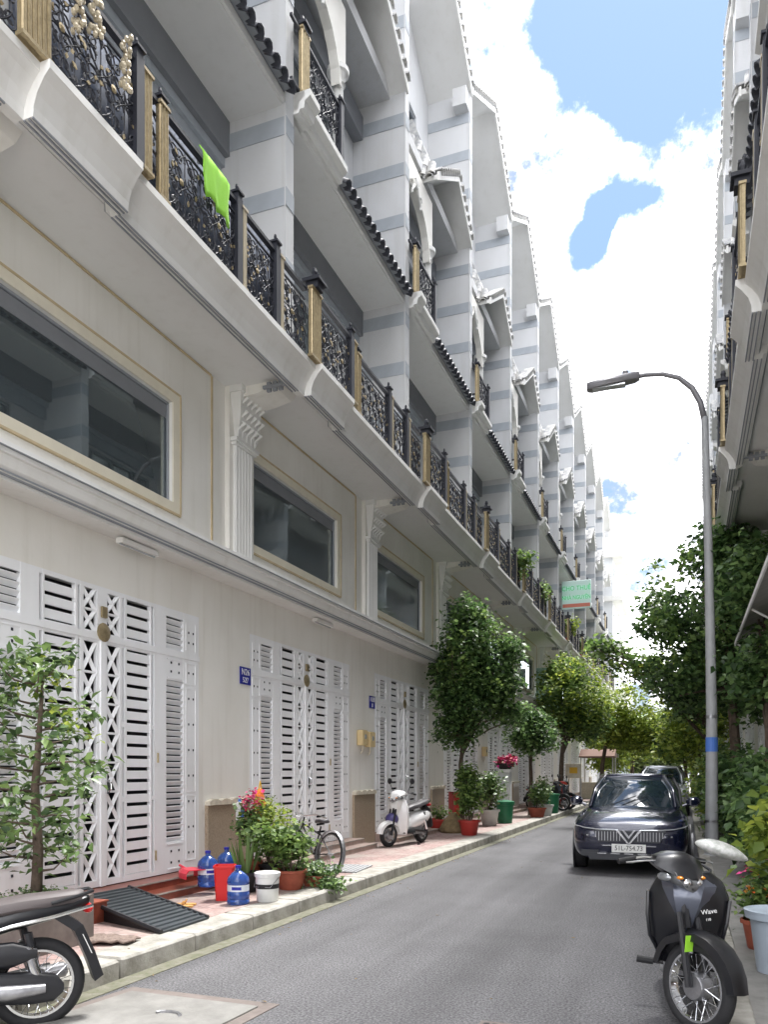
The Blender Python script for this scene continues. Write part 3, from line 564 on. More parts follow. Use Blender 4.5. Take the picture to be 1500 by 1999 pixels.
    # gabled roofs: (y left, y right, z eave left, y peak, z peak, z eave right)
    def gable(name, ya, yb, za, yp, zp, zb2, xo_):
        g_ = MB(); t = .10
        g_.loft([[(x, ya, za), (x, yp, zp), (x, yb, zb2), (x, yb, zb2 + t), (x, yp, zp + t), (x, ya, za + t)] for x in (xw, xo_)])
        ro = g_.build(name, 'soff', h)
        MB().loft([[(x, ya - .03, za - .05), (x, yp, zp - .05), (x, yb + .01, zb2 - .05), (x, yb + .01, zb2 + t + .04), (x, yp, zp + t + .04), (x, ya - .03, za + t + .04)] for x in (xo_, xo_ + .045)]).build('barge_board', 'trim', ro)
        P_ = []
        for (a, b, za_, zb_) in ((ya, yp, za, zp), (yp, yb, zp, zb2)):
            ln_ = math.hypot(b - a, zb_ - za_); k = int(ln_ / .21)
            for i in range(k): f = (i + .5) / k; P_.append(((xo_ - .25, a + (b - a) * f, za_ + (zb_ - za_) * f + t + .05)))
        trow(ro, P_, 0, R(4), tw, name)
        # perpendicular rows up the left slope
        Q = []; k = 4
        for i in range(int((xo_ - xw) / .21)):
            Q.append((xw + .12 + i * .21, ya + .22, za + t + .09))
        trow(ro, Q, -PI / 2, R(30), tw, name)
        return ro
    g2 = gable('middle_gable_roof', 2.0, 4.9, 14.75, 3.62, 15.85, 15.0, .84)
    g3 = gable('top_gable_roof', -.08, 4.95, 19.0, 2.55, 20.55, 18.95, .84)
    # steep tiled hip rising beside the middle gable
    sh = MB().loft([[(xw, 2.02, 14.95), (.75, 2.02, 14.95), (.75, 2.1, 15.0), (xw, 2.1, 15.0)], [(xw, 2.75, 16.9), (.0, 2.75, 16.9), (.0, 2.8, 16.9), (xw, 2.8, 16.9)]]).build('steep_roof', 'wtile', h)
    P_ = []
    for j in range(7):
        for i in range(int((1.0 - j * .13) / .2)): P_.append((xw + .15 + i * .21, 2.2 + j * .10 - .1, 15.18 + j * .27))
    trow(sh, P_, -PI / 2, R(70), tw, 's')
    MB().box(xw, .5, .09, 4.89, 14.95, 15.2).build('top_floor_slab', 'white', h)
    MB().box(xw - .2, xw, .09, 4.89, 19.0, 20.1).box(-3, xw - .2, .0, 5, 18.9, 19.05).build('roof_wall', 'white', h)
    MB().box(.45, .8, 4.60, 4.89, 18.5, 18.95).build('corner_block', 'white', h)
    return h
T_NEAR = build_house(True)
T_FAR = build_house(False)
ORD = ['nearest', 'second', 'third', 'fourth', 'fifth', 'sixth', 'seventh', 'eighth', 'ninth', 'tenth', 'eleventh', 'twelfth', 'farthest']
LL = ['white townhouse at the near left edge, only its balcony corner and roofs in frame',
      'white townhouse whose gate stands behind the small leafy tree, lime towel on its balcony',
      'white townhouse whose gate stands behind the bicycle, second gate from the left',
      'white townhouse whose gate stands behind the white scooter, third gate from the left',
      'white townhouse half hidden by the round street tree, fourth from the left edge',
      'white townhouse behind the potted plants and red flowers, fifth from the left edge',
      'sixth white townhouse of the left row, behind the small dark tree',
      'seventh white townhouse of the left row, with the mint green board',
      'eighth white townhouse of the left row, with the green lettered sign on its balcony',
      'ninth white townhouse of the left row, only its upper storeys above the trees',
      'tenth white townhouse of the left row, far off above the trees',
      'last white townhouse of the left row before the ornate end house']
HOUSE = {}
for i in range(12):
    src = T_NEAR if i <= 4 else T_FAR
    o = copytree(src) if (i != 0 and i != 5) else src
    o.location = (-6, -.1 + 5 * i, 0); tag(o, LL[i], 'townhouse', 'white townhouses along the left side'); HOUSE[i] = o
for q in CH[HOUSE[1].name]:
    if q.name.startswith('step'):
        for z_ in [q] + CH.get(q.name, []):
            if 'nosing' not in z_.name: z_.data = z_.data.copy(); z_.data.materials[0] = M['steps']
RL = ['white townhouse at the right edge with its balcony soffit overhead', 'second white townhouse from the right edge, gold posts on its railing', 'third white townhouse of the right row, behind the lamp post top']
for i in range(11):
    o = copytree(T_FAR); o.location = (1.85, -.1 + 5 * i, 0); o.scale = (-1, 1, 1)
    lab = (RL[i - 1] if 1 <= i <= 3 else ('white townhouse nearest the camera at the right' if i == 0 else ORD[i] + ' white townhouse of the right row, mostly hidden by trees'))
    tag(o, lab, 'townhouse', 'white townhouses along the right side')
# ornate end house closing the left row
eh = thing('end_house', 'ornate pale house at the far end of the left row, with stacked round balconies', 'house', (-6, 60.2, 0))
MB().box(-4, 1.0, 0, 6, 0, 17.5).build('wall', 'far', eh)
for z in (4.2, 7.2, 10.6, 14.0, 17.2): MB().box(-.2, 1.7, -.3, 6.2, z, z + .35).build('balcony_slab', 'trim', eh)
for z in (7.6, 11.0, 14.4):
    for y in (.6, 2.6, 4.6): MB().box(1.0, 1.02, y, y + 1.1, z, z + 2.2).build('window', 'wglass', eh)
    mb = MB()
    for i in range(14): mb.lathe([(.05, z), (.09, z + .25), (.05, z + .5), (.07, z + .75)], 6, (1.6, -.2 + i * .46, 0))
    mb.box(1.5, 1.7, -.3, 6.2, z + .75, z + .85); mb.build('balustrade', 'trim', eh)
MB().prismx([(-.3, 17.5), (3, 19.6), (6.2, 17.5)], .9, 1.5).build('pediment', 'trim', eh)
for y in (0.2, 3, 5.8): MB().lathe([(.16, 17.5), (.1, 18.2), (.2, 18.5), (.02, 19.3)], 8, (1.3, y, 0)).build('urn', 'trim', eh)
fb = thing('far_building', 'pale building closing the street behind the trees', 'building', (0, 118, 0))
MB().box(-20, 14, 0, 8, 0, 9).build('wall', 'far', fb)
for x in range(-18, 13, 3):
    for z in (1.2, 4.2, 6.8): MB().box(x, x + 1.2, -.06, 0, z, z + 1.4).build('window', 'wglass', fb)

# ------------------------------------------------------------------ vehicles
def ring(x, z, ry, rz, n=12, p=1.0, y=0, ax='x'):
    o = []
    for k in range(n):
        a = 2 * PI * k / n; c, s_ = math.cos(a), math.sin(a); c = math.copysign(abs(c) ** p, c); s_ = math.copysign(abs(s_) ** p, s_)
        o.append((x, y + ry * c, z + rz * s_) if ax == 'x' else (x + rz * s_, y + ry * c, z))
    return o
def shell(secs, **k): return MB().loft([ring(*q, **k) for q in secs])
def mwheel(par, mtx, r, wd, spokes=True, name='wheel'):
    def T(mb): return mb.xf(mtx)
    ty = T(MB().lathe([(r - .075, -wd * .32), (r - .05, -wd * .5), (r - .02, -wd * .42), (r, -wd * .12), (r, wd * .12), (r - .02, wd * .42), (r - .05, wd * .5), (r - .075, wd * .32)], 40, ax='y', caps=False)).build(name, 'rubber', par, smooth=50)
    T(MB().lathe([(r - .085, -wd * .34), (r - .062, -wd * .36), (r - .07, -wd * .2), (r - .07, wd * .2), (r - .062, wd * .36), (r - .085, wd * .34), (r - .082, 0), (r - .085, -wd * .34)], 40, ax='y', caps=False)).build('rim', 'chrome', ty, smooth=50)
    T(MB().lathe([(.02, -.055), (.075, -.05), (.085, -.035), (.085, .035), (.075, .05), (.02, .055)], 20, ax='y')).build('hub', 'steel', ty, smooth=35)
    sp = MB()
    if spokes:
        for k in range(32):
            a = 2 * PI * k / 32; b = a + (.35 if k % 2 else -.35); s_ = -.03 if (k // 2) % 2 else .03
            sp.tube([(.08 * math.cos(b), s_, .08 * math.sin(b)), ((r - .075) * math.cos(a), 0, (r - .075) * math.sin(a))], .0022, 4, caps=False)
    else:
        for k in range(5):
            a = 2 * PI * k / 5; c, s_ = math.cos(a), math.sin(a)
            sp.loft([[(c * q - s_ * h_, y, s_ * q + c * h_) for h_, y in ((-w2, -.018), (w2, -.018), (w2, .018), (-w2, .018))] for q, w2 in ((.06, .03), (r - .07, .018))])
    T(sp).build('spoke_set', 'chrome' if spokes else 'steel', ty)
    return ty
def motorbike(label, loc, rz, body, steer=0, style='underbone', seatm='seat', pitch=0, lean=0, group=None, front=True, cvt=False):
    t = thing('motorbike', label, 'motorbike', loc, rz, group); t.rotation_euler = (R(lean), R(pitch), R(rz))
    r = .285 if style == 'underbone' else .225; xf = .60; xr = -.60; sp = style == 'underbone'
    H = Matrix.Translation((xf - .14, 0, 0)) @ Matrix.Rotation(R(steer), 4, 'Z') @ Matrix.Translation((-(xf - .14), 0, 0))
    B = lambda mb, nm, mt, par=t, sm=40, sub=0: mb.build(nm, mt, par, smooth=sm, sub=sub)
    # front, turns with the handlebar
    fw = mwheel(t, H @ Matrix.Translation((xf, 0, r)), r, .085, sp)
    fk = MB()
    for s_ in (-1, 1): fk.tube([(xf, s_ * .075, r), (xf - .05, s_ * .075, r + .2), (xf - .13, s_ * .07, .72)], [.022, .024, .018], 8)
    fk.tube([(xf - .13, 0, .62), (xf - .2, 0, .98)], .03, 8); fk.xf(H); B(fk, 'fork', 'mblack')
    fe = MB(); rings = []
    for k in range(11):
        a = R(8 + k * 16); q = r + .045 + (.02 if k > 7 else 0); w2 = .062 + .02 * math.sin(PI * k / 10); cx, cz = xf + q * math.cos(a), r + q * math.sin(a)
        ux, uz = math.cos(a), math.sin(a)
        rings.append([(cx - ux * .05, -w2, cz - uz * .05), (cx, -w2 * .9, cz), (cx + ux * .02, 0, cz + uz * .02), (cx, w2 * .9, cz), (cx - ux * .05, w2, cz - uz * .05), (cx - ux * .01, 0, cz - uz * .01)])
    fe.loft(rings); fe.xf(H); B(fe, 'front_fender', body)
    hc = MB().loft([[(x + dx, a * y, z + b * dz) for dx, y, dz in ((0, -1, -.1), (0, -.8, .5), (.01, -.35, .9), (.015, 0, 1), (.01, .35, .9), (0, .8, .5), (0, 1, -.1), (-.01, .7, -.6), (0, .25, -1), (0, -.25, -1), (-.01, -.7, -.6))] for x, z, a, b in ((.18, 1.0, .05, .03), (.24, 1.015, .14, .06), (.33, 1.01, .185, .075), (.41, .985, .165, .085), (.475, .945, .10, .075), (.51, .90, .04, .04))]); hc.xf(H); hcw = B(hc, 'handlebar_cover', body, sm=32)
    hl = MB().loft([[(x + dx, a * y, z + b * dz) for dx, y, dz in ((-.04, -1, 1), (.0, -.5, .55), (.01, 0, .4), (.0, .5, .55), (-.04, 1, 1), (-.01, .85, .1), (.0, .5, -.65), (.0, 0, -1), (.0, -.5, -.65), (-.01, -.85, .1))] for x, z, a, b in ((.38, .94, .15, .075), (.46, .92, .14, .072), (.50, .905, .11, .06), (.515, .90, .03, .02))]).xf(H)
    for y_ in (-.045, .045): B(MB().ell((.49, y_, .905), (.03, .032, .03), 10, 6).xf(H), 'reflector', 'chrome', hcw)
    B(MB().ell((.475, .09, .935), (.03, .02, .012), 8, 5).ell((.475, -.09, .935), (.03, .02, .012), 8, 5).xf(H), 'turn_lamp', 'amber', hcw)
    hl = hl; B(hl, 'headlight', 'lampd', hcw)
    for s_ in (-1, 1): B(MB().ell((.405, s_ * .15, .93), (.06, .022, .028)).xf(H), 'indicator', 'lampd', hcw)
    hb = MB().tube([(.22, -.34, 1.0), (.25, -.2, 1.03), (.28, 0, 1.02), (.25, .2, 1.03), (.22, .34, 1.0)], .012, 8)
    for s_ in (-1, 1): hb.tube([(.33, s_ * .14, 1.02), (.34, s_ * .24, 1.02), (.29, s_ * .36, 1.0)], .007, 6)
    hb.xf(H); hb = B(hb, 'handlebar', 'chrome')
    for s_ in (-1, 1): B(MB().tube([(.235, s_ * .24, 1.02), (.22, s_ * .36, .998)], .018, 10).xf(H), 'grip', 'rubber', hb)
    if front is not None:
        for s_ in (-1, 1):
            mi = MB().tube([(.26, s_ * .18, 1.03), (.27, s_ * .26, 1.16), (.26, s_ * .29, 1.22)], .006, 6).xf(H); mi = B(mi, 'mirror', 'black')
            B(MB().lathe([(.03, -.012), (.055, -.008), (.058, .004), (.03, .014)], 14, (.26, s_ * .30, 1.25), 'x').xf(H), 'mirror_head', 'black', mi)
    # leg shield
    if style == 'underbone':
        ls = MB().loft([[(x + dx * fx, y * wy, z) for dx, y in ((-.10, 1), (-.02, .98), (.05, .72), (.085, .35), (.11, 0), (.085, -.35), (.05, -.72), (-.02, -.98), (-.10, -1), (-.07, -.55), (-.055, 0), (-.07, .55))] for z, x, wy, fx in ((.30, .22, .10, .5), (.38, .26, .17, .8), (.50, .32, .225, 1), (.66, .34, .25, 1.1), (.80, .34, .245, 1.15), (.90, .33, .20, 1.1), (.96, .32, .12, .8))])
    else:
        ls = MB().loft([[(x + dx * fx, y * wy, z) for dx, y in ((-.04, 1), (0, .98), (.04, .72), (.07, .35), (.10, 0), (.07, -.35), (.04, -.72), (0, -.98), (-.04, -1), (-.05, -.55), (-.05, 0), (-.05, .55))] for z, x, wy, fx in ((.22, .26, .16, .6), (.34, .30, .20, 1), (.55, .31, .23, 1), (.75, .32, .23, 1), (.88, .32, .17, 1), (.97, .31, .08, .8))])
    lg = B(ls, 'leg_shield', body, sm=28)
    cv = MB().loft([[(x - .08, wq, z), (x - .012, wq * .55, z), (x, 0, z), (x - .012, -wq * .55, z), (x - .08, -wq, z), (x - .10, 0, z)] for x, wq, z in ((.400, .012, .46), (.446, .05, .58), (.472, .10, .70), (.482, .145, .80), (.468, .165, .885), (.43, .12, .93))]); B(cv, 'shield_crest', 'gun' if body != 'wpaint' else 'wplast', lg, 35)
    if body != 'wpaint':
        for s_ in (-1, 1): B(MB().tube([(.33, s_ * .246, .80), (.36, s_ * .238, .66), (.35, s_ * .215, .52), (.30, s_ * .15, .40)], .012, 6), 'shield_edge', 'black', lg)
    # body
    if style == 'underbone':
        B(shell(((.24, .50, .05, .09), (.05, .47, .07, .08), (-.12, .50, .09, .10), (-.25, .60, .12, .12))), 'frame_cover', 'mblack')
        B(MB().box(-.02, .16, -.09, .09, .24, .38).lathe([(.08, -.13), (.09, -.1), (.09, .1), (.08, .13)], 14, (.02, 0, .30), 'y').tube([(.12, 0, .34), (.26, 0, .36)], .06, 10), 'engine', 'steel')
        B(MB().tube([(.0, -.30, .27), (.0, .30, .27)], .012, 8).tube([(0, .2, .27), (0, .31, .27)], .024, 8).tube([(0, -.2, .27), (0, -.31, .27)], .024, 8), 'footrest', 'rubber')
    else:
        B(MB().bbox(-.12, .30, -.16, .16, .24, .32, .02), 'floorboard', 'mblack'); B(shell(((.0, .38, .10, .10), (-.15, .45, .16, .17), (-.4, .50, .17, .18), (-.7, .52, .15, .15), (-.86, .58, .09, .08))), 'body', body, sub=1)
        B(MB().box(-.45, -.1, -.06, .1, .2, .36), 'engine', 'steel')
    if style == 'underbone':
        tb = MB().loft([ring(x, z, a, b, 14, .8) for x, z, a, b in ((-.08, .56, .07, .09), (-.22, .64, .115, .10), (-.42, .70, .135, .085), (-.65, .75, .12, .07), (-.80, .79, .085, .05), (-.88, .82, .04, .03))]); tb = B(tb, 'tail_cover', body, sub=1)
        for s_ in (-1, 1): B(MB().loft([[(x, s_ * (y), z - .01), (x, s_ * (y + .006), z), (x, s_ * y, z + .012)] for x, y, z in ((-.15, .10, .56), (-.4, .135, .66), (-.65, .125, .72), (-.88, .085, .785))]), 'side_stripe', 'chrome', tb)
    se = MB().loft([[(x, y * wy, z + dz) for y, dz in ((-1, -.02), (-.85, .035), (-.4, .055), (0, .058), (.4, .055), (.85, .035), (1, -.02), (.9, -.05), (-.9, -.05))] for x, wy, z in ((.02, .06, .66), (-.06, .09, .71), (-.2, .125, .745), (-.36, .135, .755), (-.40, .13, .775), (-.6, .12, .80), (-.78, .09, .825), (-.84, .05, .825))]); se = B(se, 'seat', seatm, sub=1)
    gr_ = MB().tube([(-.62, .12, .80), (-.78, .12, .85), (-.87, .06, .875), (-.87, -.06, .875), (-.78, -.12, .85), (-.62, -.12, .80)], .012, 8); B(gr_, 'grab_rail', 'mblack' if style == 'underbone' else 'chrome')
    B(MB().ell((-.86, 0, .76), (.035, .085, .035)), 'tail_light', 'redl')
    rm = MB().loft([[(x, -w2, z), (x, w2, z), (x - .05, w2, z + .04), (x - .05, -w2, z + .04)] for x, z, w2 in ((-.62, .72, .075), (-.78, .62, .08), (-.87, .45, .07), (-.94, .29, .055))]); rm = B(rm, 'rear_mudguard', 'mblack', sm=0)
    B(MB().loft([[(x, -.09, z), (x, .09, z), (x - .005, .09, z), (x - .005, -.09, z)] for x, z in ((-.83, .60), (-.895, .48))]), 'number_plate', 'plate', rm, 0)
    rw = mwheel(t, Matrix.Translation((xr, 0, r)), r, .095, sp)
    B(MB().tube([(.0, .11, .30), (xr, .11, r)], .022, 8).tube([(xr, .11, r), (-.50, .12, .62)], .026, 8).tube([(0, -.11, .30), (xr, -.11, r)], .022, 8).tube([(xr, -.11, r), (-.50, -.12, .62)], .026, 8), 'swingarm', 'mblack')
    for s_ in (-1, 1): B(MB().tube([(xr + .02, s_ * .13, r + .06), (xr + .05, s_ * .13, r + .12), (xr + .07, s_ * .13, r + .18), (xr + .09, s_ * .13, r + .25)], .034, 10), 'shock_absorber', 'chrome' if s_ > 0 else 'steel')
    ex = MB().tube([(.06, -.10, .24), (-.1, -.14, .20), (-.3, -.15, .22), (-.36, -.15, .235)], .02, 8); ex = B(ex, 'exhaust_pipe', 'steel'); B(MB().tube([(-.34, -.155, .235), (-.4, -.155, .25), (-.78, -.16, .33), (-.80, -.16, .335)], [.03, .05, .052, .03], 12), 'silencer', 'steel', ex); B(MB().tube([(-.42, -.175, .27), (-.7, -.18, .33)], .044, 10), 'heat_shield', 'mblack', ex)
    if cvt:
        tc_ = MB().loft([ring(x, z, .045, b, 14, .75, y=.135) for x, z, b in ((.10, .30, .05), (.04, .30, .11), (-.12, .30, .12), (-.3, .29, .095), (-.55, .285, .10), (-.68, .285, .085), (-.73, .285, .03))]); tc_ = B(tc_, 'drive_case', 'mblack'); B(MB().tube([(-.16, .185, .27), (-.4, .18, .27), (-.62, .175, .29)], [.035, .05, .03], 10), 'case_rib', 'steel', tc_); B(MB().lathe([(.02, .18), (.085, .18), (.10, .165), (.10, .14)], 20, (-.04, 0, .30), 'y'), 'case_cover', 'mblack', tc_)
        B(MB().loft([ring(x, z, .04, b, 12, .8, y=.13) for x, z, b in ((-.12, .46, .03), (-.2, .47, .075), (-.42, .49, .08), (-.56, .50, .03))]), 'air_box', 'mblack', tc_)
    if sp and not cvt: B(MB().loft([[(x, .125, z - h_), (x, .145, z - h_), (x, .145, z + h_), (x, .125, z + h_)] for x, z, h_ in ((.02, .31, .05), (-.1, .30, .06), (-.5, .285, .055), (-.66, .285, .04))]), 'chain_case', 'mblack')
    B(MB().tube([(-.05, .12, .24), (-.12, .22, .02)], .01, 6).box(-.15, -.09, .20, .24, .0, .02), 'side_stand', 'mblack')
    return t, H, hcw, lg
b1, H1, hc1, lg1 = motorbike('black motorbike with a spoked front wheel parked at the right kerb, facing the camera', (-.03, 5.80, 0), -92, 'black', steer=46, lean=-4, front=None)
o = text('Wave', .042, 'wink', lg1, (.428, .13, .73), (R(90), R(-12), R(112)), 'badge'); text('110', .022, 'wink', lg1, (.43, .13, .68), (R(90), R(-12), R(112)), 'badge')
MB().box(.585, .589, -.115, -.055, .50, .60).xf(H1).build('lime_sticker', 'lgreen', b1)
b2, H2, _, _ = motorbike('black motorbike with a long grey seat at the left edge, rear wheel towards the road', (-4.22, 3.42, .03), -128, 'black', seatm='seatb', pitch=-5, cvt=True)
b3, H3, _, _ = motorbike('white scooter with a purple helmet parked before the third gate', (-5.15, 14.75, .15), -102, 'wpaint', steer=-12, style='scooter')
hm = thing('helmet', 'dark purple helmet hanging on the front of the white scooter', 'helmet', (-5.28, 14.30, .68)); MB().ell((0, 0, 0), (.13, .13, .115), 14, 8).build('helmet_shell', 'purple', hm, smooth=True); MB().tube([(.1, 0, -.05), (.05, 0, -.16), (-.1, 0, -.05)], .008, 5).build('chin_strap', 'rubber', hm)
for i, (x, y, rz, bd) in enumerate(((-4.75, 29.4, -15, 'mblack'), (-4.7, 30.3, -12, 'redpot'), (-4.75, 31.3, -18, 'black'))):
    motorbike(['dark motorbike nearest in the far row on the left pavement', 'red motorbike in the middle of the far row on the left pavement', 'black motorbike farthest in the far row on the left pavement'][i], (x, y, .15), rz, bd, style='scooter' if i == 1 else 'underbone', lean=-6)

# bag over the handlebar of the near motorbike
bgm = MB(); rg = random.Random(5); rings = []
for i in range(8):
    f = i / 7; a = .03 + .13 * math.sin(PI * min(1, f * 1.05)) ** .6; rings.append([(-.26 + .52 * f, a * (1 + rg.uniform(-.12, .12)) * math.cos(2 * PI * k / 16) * .8, a * .62 * (1 + rg.uniform(-.14, .14)) * math.sin(2 * PI * k / 16) - .09 * f * f) for k in range(16)])
bgm.loft(rings); bg_ = bgm.build('printed_bag', 'bag', None, smooth=True, sub=1); bg_.location = (.22, 5.62, 1.10); bg_.rotation_euler = (0, R(10), R(8)); bg_.scale = (.66, .9, .52); tag(bg_, 'crumpled white printed plastic cover lying over the motorbike handlebar', 'plastic bag')

def car(label, loc, rz, paint, sc=(1, 1, 1), plate_txt=None, group=None):
    t = thing('parked_car', label, 'car', loc, rz, group, sc)
    def rr(x, w2, zl, zs, zt, tw):
        h = [(0, zl), (w2 * .80, zl), (w2 * .96, zl + .10), (w2, (zl + zs) / 2), (w2 * .985, zs - .06), (w2 * .93, zs), (tw, zt - .015), (tw * .5, zt), ]
        return [(x, y, z) for y, z in h] + [(x, 0, zt + .004)] + [(x, -y, z) for y, z in reversed(h[1:])]
    secs = [(2.44, .62, .30, .60, .66, .40), (2.40, .80, .24, .66, .72, .55), (2.28, .90, .20, .74, .80, .62), (2.0, .94, .18, .80, .87, .66), (1.5, .95, .18, .86, .94, .70), (1.1, .95, .18, .89, .98, .74), (0, .95, .18, .92, .98, .80), (-1.2, .95, .18, .95, 1.0, .80), (-1.9, .95, .2, .97, 1.05, .74), (-2.25, .90, .24, .95, 1.04, .68), (-2.42, .80, .32, .88, .95, .6)]
    bd = MB().loft([rr(*q) for q in secs]).build('body', paint, t, smooth=60, sub=2)
    gh = [[(1.22, .72), (.95, .80), (-.6, .83), (-1.7, .76), (-2.0, .66)], [(.28, .52), (.1, .62), (-.5, .66), (-1.1, .60), (-1.35, .5)]]
    def grn(pts, z, o=0): return [(x + (o if i == 0 else 0), y, z) for i, (x, y) in enumerate(pts)] + [(x, -y, z) for x, y in reversed(pts)]
    g_ = MB().loft([grn(gh[0], .94), grn([((a[0] + b[0]) / 2 + .04 * (1 if i < 2 else -1), (a[1] + b[1]) / 2 + .03) for i, (a, b) in enumerate(zip(*gh))], 1.20), grn(gh[1], 1.42)]); g_.build('windows', 'cglass', t, smooth=50)
    gl_ = MB().loft([grn([(x * 1.0, y * 1.01) for x, y in gh[1]], 1.415), grn([(x * .97, y * .97) for x, y in gh[1]], 1.45), grn([(x * .8, y * .75) for x, y in gh[1]], 1.475)]); gl_.build('roof', paint, t, smooth=50)
    for s_ in (-1, 1):
        MB().tube([(1.21, s_ * .725, .95), (.78, s_ * .68, 1.21), (.27, s_ * .53, 1.43), (.0, s_ * .63, 1.44), (-.5, s_ * .665, 1.44), (-1.1, s_ * .61, 1.43), (-1.5, s_ * .72, 1.2), (-1.75, s_ * .77, .98)], .032, 8).build('pillar', paint, t, smooth=True)
        MB().tube([(-.42, s_ * .83, .95), (-.45, s_ * .80, 1.2), (-.5, s_ * .67, 1.43)], .03, 6).build('pillar', 'black', t)
        mi = MB().loft([ring(x, z, a, b, 12, .8, y=s_ * 1.02) for x, z, a, b in ((.92, 1.02, .07, .05), (.86, 1.03, .12, .08), (.76, 1.03, .11, .075), (.74, 1.03, .10, .065))]); mi.tube([(.86, s_ * .84, .96), (.84, s_ * .95, 1.0)], .025, 6); mi.build('wing_mirror', paint, t, smooth=50)
        for x in (1.50, -1.48):
            wm = MB().lathe([(.20, .0), (.335, .0), (.35, .03), (.35, .19), (.335, .21), (.2, .2)], 28, (x, .755 if s_ > 0 else -.965, .345), 'y').build('wheel', 'rubber', t, smooth=40)
            rm = MB().lathe([(.03, .04), (.04, .0), (.23, .0), (.235, .03)], 24, (x, (.97 if s_ > 0 else -.97), .345), 'y')
            for k in range(10): a = k * PI / 5; rm.tube([(x + .03 * math.cos(a), s_ * .972, .345 + .03 * math.sin(a)), (x + .22 * math.cos(a), s_ * .965, .345 + .22 * math.sin(a))], .018, 5)
            rm.build('rim', 'steel', wm)
            a_ = MB().lathe([(.355, .0), (.40, .0), (.40, .02), (.355, .02)], 30, (x, (.945 if s_ > 0 else -.962), .345), 'y'); a_.build('wheel_arch', 'mblack', t, smooth=40)
    # front face
    f = 2.455
    gr = MB().loft([[(f - .06, y, z) for y, z in ((-.58, .66), (-.50, .47), (.50, .47), (.58, .66))], [(f, y, z) for y, z in ((-.56, .645), (-.48, .48), (.48, .48), (.56, .645))]]).build('grille', 'dark', t)
    for i in range(23):
        y = -.52 + i * .0473
        if abs(y) > .10: MB().box(f - .01, f + .012, y - .006, y + .006, .50 + (.0 if abs(y) < .48 else .05), .635).build('grille_bar', 'steel', gr)
    MB().loft([[(f + .0, y, z) for y, z in ((-.20, .655), (-.155, .655), (0, .47), (0, .435))], [(f + .03, y, z) for y, z in ((-.20, .655), (-.155, .655), (0, .47), (0, .435))]]).loft([[(f + .0, -y, z) for y, z in ((-.20, .655), (-.155, .655), (0, .47), (0, .435))], [(f + .03, -y, z) for y, z in ((-.20, .655), (-.155, .655), (0, .47), (0, .435))]]).build('emblem', 'chrome', gr)
    MB().loft([[(f + .0, s_ * y, z) for y, z in ((.105, .655), (.07, .655), (0, .57), (0, .53))] for s_ in (1,)] + [[(f + .025, y, z) for y, z in ((.105, .655), (.07, .655), (0, .57), (0, .53))]]).loft([[(f + q, -y, z) for y, z in ((.105, .655), (.07, .655), (0, .57), (0, .53))] for q in (0, .025)]).build('emblem_inner', 'steel', gr)
    for s_ in (-1, 1):
        MB().tube([(f + .012, s_ * .17, .66), (f + .005, s_ * .45, .665), (f - .06, s_ * .70, .68), (f - .20, s_ * .86, .705), (f - .36, s_ * .915, .725)], .009, 6).build('light_strip', 'lampg', t)
        MB().loft([[(f - .07 - .0 * k, s_ * .60, .60), (f - .24, s_ * .85, .61), (f - .24, s_ * .855, .54), (f - .09, s_ * .62, .52)], [(f - .02, s_ * .61, .595), (f - .195, s_ * .865, .605), (f - .20, s_ * .87, .545), (f - .04, s_ * .63, .525)]] if (k := 1) else []).build('headlight', 'cglass', t)
        for i in range(3): MB().ell((f - .045 - i * .055, s_ * (.66 + i * .075), .57), (.02, .022, .018), 8, 6).build('lamp', 'chrome', t)
        MB().box(f - .12, f - .01, s_ * .62 - .14, s_ * .62 + .14, .27, .36).build('air_inlet', 'dark', t)
    MB().loft([[(x, -.62, z0_), (x, .62, z0_), (x, .66, z1_), (x, -.66, z1_)] for x, z0_, z1_ in ((f - .15, .2, .33), (f + .012, .22, .32))]).build('lower_intake', 'dark', t)
    for y in (-.42, -.21, 0, .21, .42): MB().box(f + .008, f + .02, y - .07, y + .07, .305, .322).build('intake_trim', 'chrome', t)
    MB().box(f + .005, f + .02, -.42, .42, .425, .437).build('bumper_trim', 'chrome', t)
    if plate_txt:
        pt = MB().box(f + .01, f + .03, -.265, .265, .335, .455).build('number_plate', 'plate', t); text(plate_txt, .098, 'ink', pt, (f + .032, 0, .395), (R(90), 0, R(90)), 'plate_number')
    for s_ in (-1, 1): MB().tube([(1.24, s_ * .10 - .25, .985), (.98, s_ * .1 + .15, 1.12)], .008, 5).build('wiper', 'rubber', t)
    return t
car('dark navy blue saloon car with a chrome V emblem parked facing the camera', (-.86, 15.15, 0), -89, 'navy', sc=(1, .94, 1.05), plate_txt='51L-754.73')
car('silver van like car parked behind the dark blue saloon, only its roof showing', (-.85, 32.2, 0), -90, 'silver', sc=(1, 1, 1.22))

